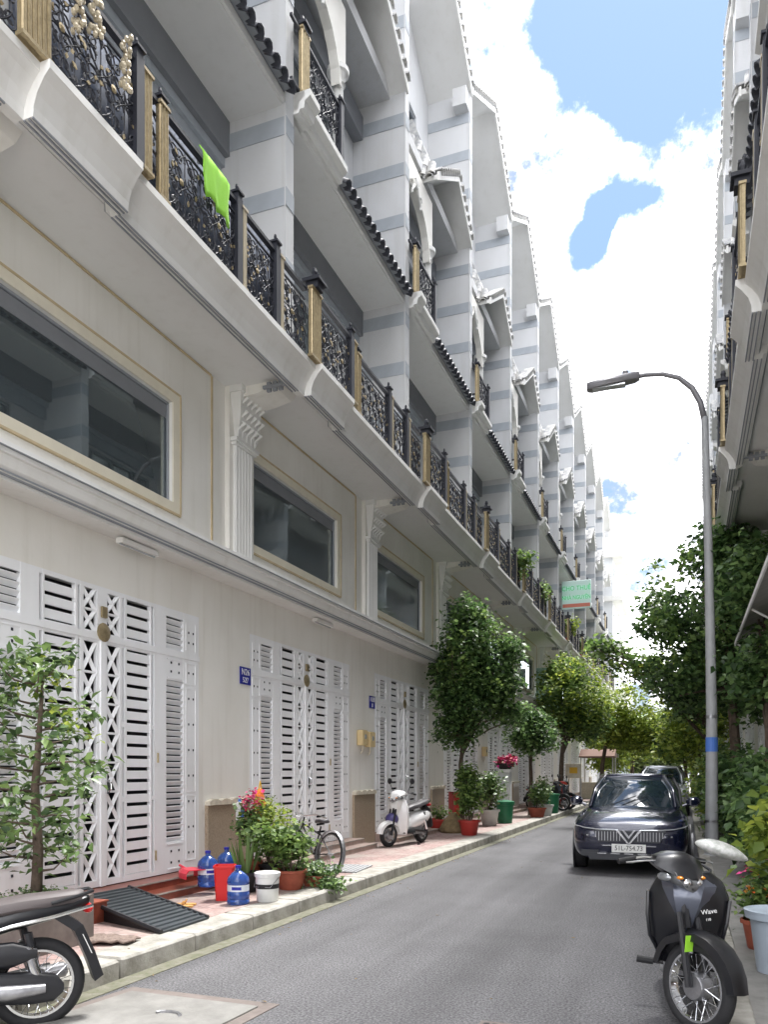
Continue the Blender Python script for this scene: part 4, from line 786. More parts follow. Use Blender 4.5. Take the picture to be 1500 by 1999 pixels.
# bicycle
bk = thing('bicycle', 'old dark bicycle leaning among the plants beside the second gate', 'bicycle', (-5.05, 10.25, .15), 148); bk.rotation_euler = (R(8), 0, R(148)); bk.scale = (.93, .93, .93)
for x in (-.52, .52):
    m_ = Matrix.Translation((x, 0, .32)); ty = MB().lathe([(.30, -.016), (.318, -.018), (.33, 0), (.318, .018), (.30, .016)], 36, ax='y', caps=False).xf(m_).build('wheel', 'rubber', bk, smooth=50)
    MB().lathe([(.288, -.012), (.302, -.014), (.302, .014), (.288, .012), (.288, -.012)], 36, ax='y', caps=False).xf(m_).build('rim', 'steel', ty, smooth=50)
    q = MB()
    for k in range(28): a = 2 * PI * k / 28; q.tube([(0, .02 * (-1) ** k, 0), (.29 * math.cos(a), 0, .29 * math.sin(a))], .0018, 3, caps=False)
    q.tube([(0, -.05, 0), (0, .05, 0)], .018, 8).xf(m_).build('spoke_set', 'steel', ty)
    MB().lathe([(.36, -.03), (.365, 0), (.36, .03), (.355, 0)], 36, ax='y', caps=False).xf(m_).build('mudguard', 'steel', bk) if x < 0 else None
MB().tube([(-.52, 0, .32), (-.08, 0, .28), (-.18, 0, .72)], .014, 8).tube([(-.52, 0, .32), (-.16, 0, .62)], .010, 8).tube([(-.08, 0, .28), (.36, 0, .72)], .016, 8).tube([(-.15, 0, .60), (.36, 0, .74)], .013, 8).build('frame', 'mblack', bk)
MB().tube([(.52, .05, .32), (.44, .03, .56), (.38, 0, .66), (.33, 0, .84)], .013, 8).tube([(.52, -.05, .32), (.44, -.03, .56)], .012, 8).build('fork', 'mblack', bk)
MB().tube([(.12, -.28, .86), (.28, -.2, .90), (.35, 0, .86), (.28, .2, .90), (.12, .28, .86)], .011, 8).build('handlebar', 'chrome', bk)
MB().loft([ring(x, z, a, .03, 10) for x, z, a in ((-.34, .80, .03), (-.28, .80, .09), (-.14, .80, .06), (-.02, .79, .02))]).build('saddle', 'seat', bk, smooth=True)
bb = MB()
for i in range(9):
    a = 2 * PI * i / 9; bb.tube([(.62 + .10 * math.cos(a), .10 * math.sin(a), .60), (.62 + .14 * math.cos(a), .14 * math.sin(a), .84)], .004, 4)
for z, q in ((.60, .10), (.72, .12), (.84, .14)): bb.tube([(.62 + q * math.cos(a), q * math.sin(a), z) for a in np.linspace(0, 2 * PI, 15)[:-1]], .005, 4, closed=True)
bb.build('basket', 'steel', bk)
MB().lathe([(.085, -.06), (.09, -.055), (.085, -.05)], 16, (-.08, 0, .28), 'y').tube([(-.08, -.07, .28), (-.08, -.09, .13)], .01, 6).tube([(-.08, .07, .28), (-.08, .09, .43)], .01, 6).build('crank', 'steel', bk)

# ------------------------------------------------------------------ street lamp
lp = thing('street_lamp', 'tall grey street lamp with a long curved arm reaching over the road', 'street lamp', (.44, 15.6, .05))
P0 = [(0, 0, 0), (0, 0, 2.6), (-.05, 0, 5.4), (-.12, .02, 8.0)]
lpole = MB().tube(P0, [.115, .095, .075, .06], 16).lathe([(.17, -.02), (.17, .02), (.12, .05), (.11, .3), (.10, .31)], 16).build('pole', 'pole', lp, smooth=40)
am = [(-.12, .02, 7.95), (-.19, .01, 8.28), (-.33, 0, 8.56), (-.56, -.02, 8.78), (-.84, -.04, 8.89), (-1.15, -.06, 8.92), (-1.40, -.08, 8.90)]
MB().tube(am, [.056, .052, .048, .044, .042, .040, .038], 12).build('arm', 'lamp', lp, smooth=True)
lh = MB().loft([[(x, y * w2 - .09, z + dz) for y, dz in ((-1, 0), (-.7, .06), (0, .08), (.7, .06), (1, 0), (.8, -.07), (-.8, -.07))] for x, w2, z in ((-1.25, .06, 8.91), (-1.34, .13, 8.90), (-1.8, .16, 8.87), (-2.12, .14, 8.85), (-2.2, .08, 8.85))]).build('lamp_head', 'lamp', lp, smooth=40)
MB().lathe([(.05, 8.93), (.05, 9.03), (.03, 9.05)], 10, (-1.5, -.09, 0)).build('sensor', 'lamp', lh); MB().box(-2.1, -1.5, -.17, -.01, 8.772, 8.80).build('lens', 'lampg', lh)
MB().lathe([(.108, 1.90), (.1045, 2.16)], 16, caps=False).build('blue_sticker', 'bsticker', lpole)
MB().lathe([(.1165, .62), (.1165, .66)], 16, caps=False).lathe([(.1, 2.5), (.1, 2.56)], 16, caps=False).build('band', 'steel', lpole)


# ------------------------------------------------------------------ things on the facade and balconies
def nplate(Y, Z, s1, s2, lab):
    t = thing('house_number_plate', lab, 'number plate', (-5.995, Y, Z)); MB().bbox(0, .012, -.15, .15, -.125, .125, .004).build('plate', 'blueplate', t)
    text(s1, .13, 'wink', t, (.014, 0, .05), (R(90), 0, R(90)), 'digits'); text(s2, .11, 'wink', t, (.014, 0, -.065), (R(90), 0, R(90)), 'digits'); return t
nplate(10.06, 2.98, 'N26', '527', 'blue house number plate with white figures left of the second gate'); nplate(15.05, 3.0, 'N28', '8', 'small blue house number plate left of the third gate')
for i, (y, z, lab) in enumerate(((14.38, 2.24, 'left one of the two yellow meter boxes between second and third gate'), (14.78, 2.22, 'right one of the two yellow meter boxes between second and third gate'), (24.5, 2.2, 'yellow meter box on the wall behind the street tree'))):
    t = thing('meter_box', lab, 'meter box', (-5.99, y, z)); MB().bbox(0, .13, -.14, .14, -.14, .16, .015).build('case', 'brass', t); MB().tube([(.06, 0, -.14), (.06, .02, -.24), (.02, .02, -.3)], .014, 6).build('conduit', 'cap', t); MB().lathe([(.05, .13), (.05, .137)], 14, (0, 0, .03), 'x').build('dial', 'lampg', t)
for y, lab in ((7.4, 'white strip light fixed under the cornice above the first gate'), (12.3, 'white strip light fixed under the cornice above the second gate')):
    t = thing('strip_light', lab, 'light', (-5.8, y, 4.13)); MB().bbox(-.05, .05, -.32, .32, -.03, .03, .01).build('housing', 'trim', t); MB().tube([(0, -.3, -.035), (0, .3, -.035)], .014, 8).build('tube', 'lampg', t)
# lime towel over the rail
tw_ = MB(); G_ = []
for i in range(9):
    row = []
    for j in range(9):
        s_ = j / 8; y = 7.12 + .52 * i / 8; wv = .018 * math.sin(i * 1.9 + j * .3); row.append((-4.80 + (.03 + .02 * s_ + wv if s_ > .0 else 0), y + .012 * math.sin(j), 8.19 - s_ * (.46 + .10 * i / 8 + .03 * math.sin(i * 2))))
    G_.append(row)
tw_.loft([[G_[i][j] for i in range(9)] for j in range(9)], closed=False); tl = tw_.build('towel', 'lime', None, smooth=True); sm_ = tl.modifiers.new('s', 'SOLIDIFY'); sm_.thickness = .012; tag(tl, 'bright lime green towel hanging over the balcony railing', 'towel')
# garlands, curtain on the nearest balcony
for i, (y, z, n_, lab) in enumerate(((5.35, 8.75, 26, 'long gold garland hanging over the nearest balcony'), (5.15, 8.15, 14, 'short gold garland left of the long one'), (5.75, 8.05, 12, 'small gold and red ornament right of the long garland'))):
    rg = random.Random(i); mb = MB()
    for k in range(n_ * 3): a = rg.random() * 6.3; q = rg.uniform(.02, .06); mb.ell((q * math.cos(a), q * math.sin(a), -k * .011 * 1.2), (.022, .022, .03), 6, 4)
    o = mb.build('garland', 'goldlt', None); o.location = (-4.62, y, z); tag(o, lab, 'garland')
cu = MB(); cu.loft([[(-5.15 + .05 * math.sin(i * 2.4) + .02 * math.sin(i * 5.1), 4.95 + i * .07, z) for i in range(62)] for z in (7.25, 7.9, 8.5)], closed=False)
o = cu.build('balcony_curtain', 'curtain', None, smooth=True); q = o.modifiers.new('s', 'SOLIDIFY'); q.thickness = .01; tag(o, 'dark folded curtain drawn behind the nearest balcony railing', 'curtain')
# green lettered sign, mint board, cafe board
sg = thing('shop_sign', 'pale green sign with two lines of green lettering sticking out from the far balconies', 'sign', (-4.72, 37.4, 9.75))
MB().bbox(-.66, .66, -.07, .07, -.66, .62, .02).build('board', 'signbg', sg); text('CHO THUÊ', .30, 'signgreen', sg, (0, -.075, .26), (R(90), 0, 0), 'lettering', sx=.86); text('NHÀ NGUYÊN', .27, 'signgreen', sg, (0, -.075, -.16), (R(90), 0, 0), 'lettering', sx=.74)
MB().box(-.62, .62, -.078, -.072, -.60, -.44).build('red_strip', 'signred', sg); MB().tube([(-.66, 0, .5), (-1.0, 0, .5)], .02, 6).tube([(-.66, 0, -.5), (-1.0, 0, -.5)], .02, 6).build('bracket', 'steel', sg)
mbd = thing('mint_board', 'tall mint green blank board hanging under the far balcony', 'board', (-5.35, 33.3, 5.2)); MB().bbox(-.5, .5, -.05, .05, -1.0, .7, .02).build('board', 'mint', mbd); MB().tube([(.5, 0, .6), (1.1, .8, .35)], .05, 6).build('awning_rod', 'trim', mbd)
# awning of the right-hand house
aw = thing('awning', 'grey corrugated awning sloping out of the right-hand building', 'awning', (0, 0, 0))
mb = MB(); n_ = 60
mb.loft([[(x, 9.6 + 7.6 * i / n_, z + .012 * (i % 2)) for i in range(n_ + 1)] for x, z in ((.92, 4.12), (1.86, 4.5))], closed=False); sheet = mb.build('sheet', 'canvas', aw); q = sheet.modifiers.new('s', 'SOLIDIFY'); q.thickness = .012
MB().box(.90, .925, 9.6, 17.2, 4.07, 4.15).build('gutter', 'trim', aw)
for y in (10, 13.4, 17): MB().tube([(.95, y, 4.08), (1.84, y, 3.5)], .018, 6).build('strut', 'trim', aw)

# ------------------------------------------------------------------ things on the left pavement
def jug(loc, lab, rz=0):
    t = thing('water_jug', lab, 'water jug', loc, rz, 'blue water jugs on the pavement', (.92, .92, .86))
    j = MB().lathe([(.02, 0), (.118, 0), (.132, .012), (.132, .06), (.126, .07), (.132, .08), (.132, .15), (.127, .16), (.127, .26), (.132, .27), (.132, .30), (.12, .345), (.07, .40), (.032, .425), (.030, .455), (.034, .46), (.034, .475), (.01, .478)], 24).build('jug', 'jug', t, smooth=40)
    MB().lathe([(.1285, .17), (.1285, .25)], 24, caps=False).build('label_band', 'jlabel', j); MB().lathe([(.036, .455), (.038, .488), (.01, .49)], 14).build('cap', 'blueplate', j)
    MB().loft([[(.1295 * math.cos(a), .1295 * math.sin(a), z) for a in np.linspace(-2.0, -1.1, 7)] for z in (.19, .23)], closed=False).build('printed_mark', 'blueplate', j)
jug((-4.57, 7.53, .15), 'blue water jug at the front, beside the white bucket', 20); jug((-5.28, 8.02, .24), 'blue water jug behind the red bucket, nearer the gate', 50); jug((-5.30, 8.46, .24), 'blue water jug behind the red bucket, farther one beside the plant', 90)
t = thing('red_bucket', 'tall square red plastic bucket between the blue water jugs', 'bucket', (-4.86, 7.72, .15), 25)
MB().loft([[(x * k, y * k, z) for x, y in ((-.11, -.09), (-.09, -.11), (.09, -.11), (.11, -.09), (.11, .09), (.09, .11), (-.09, .11), (-.11, .09))] for k, z in ((.82, 0), (1, .36), (1.08, .365), (1.08, .39), (.98, .39), (.8, .03))]).build('tub', 'red', t); MB().tube([(-.12, 0, .37), (-.10, 0, .28), (.10, 0, .26), (.12, 0, .37)], .006, 5).build('handle', 'wplast', t)
t = thing('white_bucket', 'white lidded plastic bucket with a dark band beside the front water jug', 'bucket', (-4.36, 7.80, .15))
MB().lathe([(.01, 0), (.11, 0), (.118, .01), (.132, .27), (.14, .275), (.14, .29), (.133, .295)], 24).build('tub', 'wplast', t, smooth=40); MB().lathe([(.143, .285), (.147, .32), (.13, .328), (.01, .325)], 24).build('lid', 'wplast', t, smooth=40); MB().lathe([(.1275, .15), (.1305, .20)], 24, caps=False).build('dark_band', 'ink', t); MB().tube([(.14, 0, .27), (.1, -.12, .17), (-.1, -.12, .17), (-.14, 0, .27)], .004, 5).build('handle', 'steel', t)
t = thing('dustpan', 'pinkish red plastic scoop lying upturned on the steps', 'dustpan', (-5.42, 7.90, .33), -32)
MB().loft([[(x, y * k, z) for y, z in ((-.12, .02), (-.12, .08), (-.09, .115), (.09, .115), (.12, .08), (.12, .02))] for x, k in ((-.16, .75), (-.05, 1), (.15, 1.1))], closed=False).build('pan', 'pinkred', t).modifiers.new('s', 'SOLIDIFY').thickness = .01
MB().tube([(-.15, 0, .1), (-.36, 0, .13)], .016, 8).build('handle', 'pinkred', t)
t = thing('ramp', 'black ribbed plastic ramp laid from the gate step down to the pavement', 'ramp', (0, 0, 0))
A_, B_, C_, D_ = Vector((-5.68, 6.30, .35)), Vector((-5.62, 7.02, .35)), Vector((-4.36, 6.62, .175)), Vector((-4.34, 5.86, .175))
def q4(u, v_): return A_.lerp(B_, v_).lerp(D_.lerp(C_, v_), u)
MB().loft([[tuple(q4(u, v_) - Vector((0, 0, dz))) for u, v_ in ((0, 0), (1, 0), (1, 1), (0, 1))] for dz in (.02, 0)]).build('deck', 'ramp', t)
for i in range(15): u = (i + .5) / 15; MB().loft([[tuple(q4(u - .011, v_) + Vector((0, 0, .001))), tuple(q4(u + .011, v_) + Vector((0, 0, .001))), tuple(q4(u + .006, v_) + Vector((0, 0, .014))), tuple(q4(u - .006, v_) + Vector((0, 0, .014)))] for v_ in (.02, .98)]).build('rib', 'ramp', t)
for v_ in (0, 1): MB().tube([tuple(q4(0, v_)), tuple(q4(1, v_))], .022, 6).build('side_rail', 'mblack', t)
for v_ in (.03, .97): MB().loft([[tuple(q4(0, v_)), tuple(q4(.9, v_)), (q4(.9, v_).x, q4(.9, v_).y, .152), (q4(.3, v_).x, q4(.3, v_).y, .152)], [tuple(q4(0, v_) + Vector((0, .015, 0))), tuple(q4(.9, v_) + Vector((0, .015, 0))), (q4(.9, v_).x, q4(.9, v_).y + .015, .152), (q4(.3, v_).x, q4(.3, v_).y + .015, .152)]]).build('side_web', 'mblack', t)
t = thing('floor_mat', 'dark brown mat crumpled on the pavement beside the left motorbike', 'mat', (-4.62, 5.42, .152), 12)
rg = random.Random(2); MB().loft([[(-.3 + .6 * i / 12, (-.14 + .28 * j / 6) * (1 - .25 * abs(i - 6) / 6), .006 + .022 * abs(math.sin(i * 1.1 + j)) + rg.uniform(0, .012)) for j in range(7)] for i in range(13)], closed=False).build('cloth', 'rug', t, smooth=True).modifiers.new('s', 'SOLIDIFY').thickness = .014
t = thing('sandals', 'tan sandals lying on the pavement behind the black ramp', 'sandals', (-5.05, 7.18, .152), 20)
for y in (-.06, .07):
    sl_ = MB().loft([[(x, y - w2, 0), (x, y + w2, 0), (x, y + w2, .018), (x, y - w2, .018)] for x, w2 in ((-.13, .02), (-.10, .038), (0, .03), (.08, .045), (.13, .025))]).build('sole', 'slip', t); MB().tube([(.0, y - .035, .015), (.03, y, .06), (.0, y + .035, .015)], .01, 5).build('strap', 'slip', sl_)
t = thing('red_stone', 'red tiled end block of the steps beside the left motorbike', 'block', (-5.38, 6.08, .15)); MB().bbox(-.14, .14, -.2, .16, 0, .2, .015).build('block', 'steps', t); MB().box(-.145, .145, -.205, .165, .19, .203).build('top_tile', 'terra', t)
t = thing('drain_mat', 'grey grid mat lying on the pavement in front of the bicycle wheel', 'mat', (-4.72, 10.75, .152), 6)
mb = MB()
for i in range(9): mb.box(-.28 + i * .07, -.25 + i * .07, -.42, .42, 0, .02)
for i in range(13): mb.box(-.28, .31, -.42 + i * .069, -.395 + i * .069, .001, .021)
mb.build('grid', 'pole', t)

# ------------------------------------------------------------------ pots and plants
def pot(loc, lab, r, h_, pm, cat='potted plant', name='potted_plant', square=False):
    t = thing(name, lab, cat, loc, random.uniform(0, 90))
    MB().lathe([(r * .1, 0), (r * .68, 0), (r * .72, .01), (r * .95, h_ * .86), (r * 1.06, h_ * .87), (r * 1.06, h_), (r * .94, h_), (r * .9, h_ * .9)], 4 if square else 20).build('pot', pm, t, smooth=0 if square else 40); MB().lathe([(r * .02, h_ * .9), (r * .9, h_ * .9)], 16, caps=False).build('soil', 'soil', t)
    return t
def plant(t, blobs, mt, size, seed, clump=10, spread=.06, stems=6, droop=.1):
    mb = MB(); rg = random.Random(seed)
    for i in range(stems):
        b = blobs[i % len(blobs)]; e = [b[0][k] + b[1][k] * rg.uniform(-.6, .6) for k in range(3)]; mb.tube([(rg.uniform(-.03, .03), rg.uniform(-.03, .03), .12), (e[0] * .4, e[1] * .4, e[2] * .5), tuple(e)], [.012, .009, .004], 5)
    mb.build('stems', 'bark', t); leaves('foliage', blobs, mt, t, size, seed, clump, spread, droop, inset=.1)
# near shrub in its planter, in front of the first gate
t = thing('small_tree', 'small leafy tree in a mossy planter in front of the first gate', 'tree', (-5.02, 5.10, .15))
MB().loft([[(x * k, y * k, z) for x, y in ((-.30, -.45), (.30, -.45), (.30, .34), (-.30, .34))] for k, z in ((1, 0), (1, .40), (.88, .40), (.88, .34))]).build('planter', 'slabedge', t); MB().box(-.265, .265, -.40, .30, .3, .36).build('soil', 'soil', t)
leaves('ground_moss', [((0, -.05, .39), (.26, .38, .05), 200)], 'leafN', t, .03, 4, 8, .03)
tr = [(0, 0, .36), (.015, .01, .8), (-.01, .0, 1.3), (.03, .01, 1.8), (.06, .02, 2.25)]
mb = MB().tube(tr, [.048, .042, .034, .022, .010], 9); rg = random.Random(11); bl = []
for i in range(32):
    z = .62 + i * .055; a = i * 2.4 + rg.uniform(-.5, .5); ln_ = rg.uniform(.25, .68) * (1 - .28 * abs(z - 1.3)); e = (ln_ * math.cos(a), ln_ * math.sin(a), z + rg.uniform(.02, .2)); mb.tube([(0, 0, z), (e[0] * .5, e[1] * .5, z + .03), e], [.012, .008, .003], 4)
    bl.append(((e[0] * .92, e[1] * .92, e[2]), (.08, .08, .05), 3)); bl.append(((e[0] * .55, e[1] * .55, (e[2] + z) / 2), (.09, .09, .04), 1))
mb.build('trunk', 'bark', t, smooth=True); leaves('crown', bl, 'leafN', t, .078, 21, 11, .065, .15, .30, inset=.1); leaves('young_leaves', [((.1, .0, 2.2), (.25, .25, .16), 12), ((.3, .1, 1.85), (.2, .2, .12), 7)], 'leafB', t, .06, 22, 6, .05, .1, .3, inset=.1)
# sansevieria and the green cluster behind the buckets
t = pot((-4.95, 8.32, .15), 'dark pot of stiff sword leaved plants behind the blue jugs', .17, .24, 'mblack')
for i in range(14):
    rg = random.Random(i); a = i * 2.4; h_ = rg.uniform(.3, .55); q = rg.uniform(.02, .10); ln_ = rg.uniform(.05, .18); cx, cy = q * math.cos(a), q * math.sin(a); tx, ty = cx + ln_ * math.cos(a), cy + ln_ * math.sin(a)
    MB().loft([[(cx + (tx - cx) * f - math.sin(a) * w2, cy + (ty - cy) * f + math.cos(a) * w2, .2 + h_ * f), (cx + (tx - cx) * f + math.cos(a) * .006, cy + (ty - cy) * f + math.sin(a) * .006, .2 + h_ * f), (cx + (tx - cx) * f + math.sin(a) * w2, cy + (ty - cy) * f - math.cos(a) * w2, .2 + h_ * f)] for f, w2 in ((0, .016), (.35, .026), (.75, .02), (1, .002))]).build('leaf', 'leafN' if i % 3 else 'leafA', t)
t = pot((-4.55, 8.72, .15), 'terracotta pot of bushy green shrub between the white bucket and the bicycle', .20, .24, 'terra'); plant(t, [((0, 0, .52), (.34, .34, .26), 90), ((-.15, .25, .62), (.25, .3, .2), 50)], 'leafA', .065, 31, 10, .05)
t = pot((-5.0, 9.05, .15), 'light green feathery plant in a pot in front of the second gate', .17, .26, 'mblack'); plant(t, [((0, .1, .72), (.32, .4, .28), 90), ((0, .35, .95), (.16, .2, .14), 25)], 'leafB', .045, 32, 12, .05)
t = pot((-5.25, 8.95, .15), 'pot of deep red flowers against the second gate', .15, .3, 'terra'); plant(t, [((0, 0, .75), (.15, .17, .3), 50)], 'leafN', .06, 33); leaves('blossoms', [((0, -.05, 1.05), (.15, .15, .16), 20)], 'flower', t, .05, 34, 6, .03, kind=None)
t = thing('orange_bag', 'bright orange cloth bag hung behind the plants at the second gate', 'bag', (-5.45, 9.55, 1.12)); MB().loft([[(.05 * math.cos(a) * k, .15 * math.sin(a) * k + dy, z) for a in np.linspace(0, 2 * PI, 13)[:-1]] for k, z, dy in ((.3, -.22, .03), (.9, -.18, .02), (1.1, -.05, 0), (.9, .1, -.02), (.5, .2, -.03), (.2, .24, 0))]).build('sack', 'orange', t, smooth=True); MB().tube([(0, -.05, .2), (0, 0, .34), (0, .05, .2)], .01, 5).build('strap', 'yell', t)
t = thing('wash_bottle', 'white and blue detergent bottle standing beside the orange bag', 'bottle', (-5.55, 9.18, .95)); MB().bbox(-.04, .04, -.055, .055, 0, .24, .02).build('bottle', 'wplast', t); MB().lathe([(.02, .24), (.02, .28)], 10).build('cap', 'bsticker', t); MB().box(.041, .043, -.045, .045, .03, .16).build('label_panel', 'bsticker', t)
t = pot((-4.38, 9.05, .15), 'low red brown trough of creeping weeds at the kerb before the bicycle', .19, .14, 'terra', square=True); plant(t, [((0, 0, .18), (.34, .34, .12), 80), ((.1, -.25, .05), (.25, .2, .05), 40)], 'leafN', .05, 35, 9, .04, 3, .3)
t = thing('flower_stool', 'low stool of small potted flowers leaning behind the plants', 'stool', (-5.42, 9.35, .15)); MB().bbox(-.16, .16, -.2, .2, .72, .76, .01).build('seat', 'bark', t)
for x in (-.13, .13):
    for y in (-.17, .17): MB().tube([(x, y, 0), (x, y, .72)], .014, 6).build('leg', 'bark', t)

# group of pots before the fourth and fifth gate
t = pot((-5.55, 18.3, .15), 'wide red pot nearest the white scooter', .30, .30, 'redpot'); plant(t, [((0, 0, .42), (.2, .2, .15), 25)], 'leafA', .06, 41)
t = thing('red_tray', 'red barrow tray propped upright against the wall', 'tray', (-5.45, 19.3, .15), -60)
MB().loft([[(x * k, dy, z) for x, z in ((-.27, .1), (.27, .1), (.27, .92), (-.27, .92))] for k, dy in ((.82, .12), (.84, .13), (1.0, -.08), (1.06, -.08), (.86, .15))]).build('tray', 'redpot', t); MB().tube([(-.25, .1, .1), (-.3, -.1, 0)], .015, 6).build('foot', 'steel', t)
t = thing('sack', 'old brown sack slumped in front of the red tray', 'sack', (-5.12, 18.05, .15)); rg = random.Random(9)
MB().loft([[(.30 * k * (1 + rg.uniform(-.1, .1)) * math.cos(a), .26 * k * (1 + rg.uniform(-.1, .1)) * math.sin(a), z) for a in np.linspace(0, 2 * PI, 13)[:-1]] for k, z in ((1.0, 0), (1.1, .08), (.95, .2), (.7, .32), (.35, .42), (.2, .47))]).build('sack', 'sack', t, smooth=True)
t = pot((-4.58, 17.45, .15), 'dark red pot of tall leafy shrub at the kerb', .24, .34, 'redpot'); plant(t, [((.05, .1, .85), (.34, .34, .45), 130), ((.05, .25, 1.35), (.26, .26, .28), 60)], 'leafA', .08, 42, 9, .05, 9)
t = pot((-4.9, 20.8, .15), 'white pot of dark bushy plant behind the tall leafy shrub', .26, .42, 'whitep'); plant(t, [((0, 0, 1.0), (.42, .42, .45), 150)], 'leafN', .08, 43, 9, .06, 9)
t = thing('green_bin', 'dark green plastic bin at the foot of the white post', 'bin', (-4.72, 21.9, .15)); MB().lathe([(.02, 0), (.20, 0), (.24, .5), (.27, .51), (.27, .55), (.02, .57)], 18).build('bin', 'greenp', t, smooth=40); MB().lathe([(.275, .55), (.27, .6), (.1, .64), (.02, .64)], 18).build('lid', 'greenp', t, smooth=40)
t = thing('gate_post', 'white square post standing on the pavement under the red flowers', 'post', (-5.0, 23.2, .15)); MB().bbox(-.17, .17, -.17, .17, 0, 1.42, .015).build('shaft', 'white', t); MB().bbox(-.21, .21, -.21, .21, 1.42, 1.5, .015).build('cap', 'trim', t)
t = thing('flower_bowl', 'black bowl of crimson flowers on top of the white post', 'potted plant', (-5.0, 23.2, 1.65)); MB().lathe([(.02, 0), (.16, 0), (.3, .16), (.26, .17)], 16).build('bowl', 'mblack', t, smooth=40); leaves('blossoms', [((.05, 0, .24), (.32, .32, .12), 60)], 'flower', t, .07, 44, 8, .04, kind=None); leaves('foliage', [((0, 0, .18), (.3, .3, .1), 30)], 'leafN', t, .06, 45, 8, .05)
t = pot((-4.35, 24.9, .15), 'brown pot in front of the small dark tree', .28, .3, 'terra'); plant(t, [((0, 0, .7), (.3, .3, .35), 70)], 'leafN', .08, 46)
t = pot((-4.28, 26.0, .15), 'pale square pot at the kerb left of the green bin', .30, .36, 'whitep', square=True); plant(t, [((-.1, 0, .8), (.25, .25, .4), 60)], 'leafN', .08, 47)
t = thing('green_bin', 'bright green bin at the kerb in front of the far motorbikes', 'bin', (-4.32, 27.6, .15)); MB().lathe([(.02, 0), (.22, 0), (.26, .6), (.29, .61), (.29, .66), (.02, .68)], 18).build('bin', 'greenp', t, smooth=40)
# right side
t = thing('blue_grey_tub', 'pale blue grey plastic tub with a rim on the right pavement', 'tub', (.66, 6.72, .07)); MB().lathe([(.02, 0), (.15, 0), (.20, .40), (.235, .41), (.24, .45), (.22, .455), (.2, .42)], 24).build('tub', 'greybin', t, smooth=40); MB().lathe([(.235, .43), (.245, .47), (.22, .475), (.18, .45), (.02, .45)], 24).build('lid', 'greybin', t, smooth=40); MB().loft([[(.186 * math.cos(a), .186 * math.sin(a), z) for a in np.linspace(-1.9, -1.2, 6)] for z in (.12, .24)], closed=False).build('green_label', 'greenp', t)
t = pot((.95, 7.6, .07), 'bright yellow green fern like plant at the right edge', .2, .4, 'mblack'); plant(t, [((-.1, 0, .95), (.36, .4, .35), 130), ((.1, .2, 1.15), (.3, .3, .2), 50)], 'leafB', .085, 51, 9, .06, 9, .25)
t = pot((.78, 8.3, .07), 'dark pot of pink speckled plants behind the near motorbike', .2, .3, 'mblack'); plant(t, [((0, 0, .52), (.25, .3, .2), 60)], 'leafN', .06, 52); leaves('blossoms', [((0, 0, .6), (.25, .28, .14), 12)], 'flower', t, .04, 53, 5, .04, kind=None)
t = pot((.62, 7.55, .07), 'small terracotta pot of mixed weeds behind the near motorbike', .17, .25, 'terra'); plant(t, [((0, 0, .42), (.2, .2, .16), 50)], 'leafA', .05, 54); leaves('blossoms', [((0, 0, .5), (.18, .18, .1), 8)], 'flowr', t, .04, 55, 5, .03, kind=None)
for i, (x, y, z, rx, ry, rz_, n, mt, lab) in enumerate(((1.15, 10.6, .75, .45, .8, .65, 260, 'leafD', 'dark leafy bush nearest on the right pavement'), (1.1, 12.8, .95, .5, 1.0, .85, 330, 'leafD', 'dark bush beside the foot of the street lamp'), (1.0, 17.0, 1.0, .6, 1.5, .95, 420, 'leafD', 'dark hedge like bush behind the street lamp'), (.85, 20.5, 1.1, .6, 1.4, 1.0, 380, 'leafA', 'mid green bush farther along the right pavement'), (.75, 25, 1.2, .6, 2, 1.1, 420, 'leafB', 'yellow green bush beyond the parked cars'))):
    t = thing('bush', lab, 'bush', (x, y, .07)); plant(t, [((0, 0, z), (rx, ry, rz_), n)], mt, .11, 60 + i, 10, .10, 12, .2)

# ------------------------------------------------------------------ trees
def tree(lab, loc, trunk, tr, blobs, mt, size, seed, clump=14, spread=.13, mt2=None, blobs2=None, name='street_tree'):
    t = thing(name, lab, 'tree', loc); tg = [tuple(b[0][k] + (b[1][k] * .4 if k == 2 else 0) for k in range(3)) for b in blobs]
    rg = random.Random(seed)
    for b in blobs:
        for _ in range(2): tg.append(tuple(b[0][k] + b[1][k] * rg.uniform(-.7, .7) for k in range(3)))
    limbs(trunk, tr, tg, seed).build('trunk', 'bark', t, smooth=50)
    leaves('crown', blobs, mt, t, size, seed, clump, spread, .15)
    if blobs2: leaves('outer_shoots', blobs2, mt2, t, size * .9, seed + 1, clump, spread * .9, .1, inset=.8)  # extra shoots on the crown's outer shell, with their own leaf material
    return t
tree('round street tree with a bare trunk in front of the fourth gate', (-5.0, 18.35, .15), [(0, 0, 0), (.02, 0, .9), (-.02, 0, 1.6), (.03, .02, 2.2)], [.075, .06, .055, .045],
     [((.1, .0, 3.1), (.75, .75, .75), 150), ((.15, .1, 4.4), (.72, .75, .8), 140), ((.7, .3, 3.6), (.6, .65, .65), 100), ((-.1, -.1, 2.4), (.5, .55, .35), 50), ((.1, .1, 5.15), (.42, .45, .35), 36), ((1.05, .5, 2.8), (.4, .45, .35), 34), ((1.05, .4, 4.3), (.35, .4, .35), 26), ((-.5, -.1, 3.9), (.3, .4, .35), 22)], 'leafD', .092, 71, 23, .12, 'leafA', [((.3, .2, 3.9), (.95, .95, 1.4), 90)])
tree('small dark tree beyond the white post', (-4.75, 25.9, .15), [(0, 0, 0), (.03, 0, 1.2), (0, 0, 2.0)], [.08, .065, .05], [((.1, 0, 2.6), (.75, .75, .55), 150), ((.0, .2, 3.2), (.45, .45, .35), 50)], 'leafD', .12, 72)
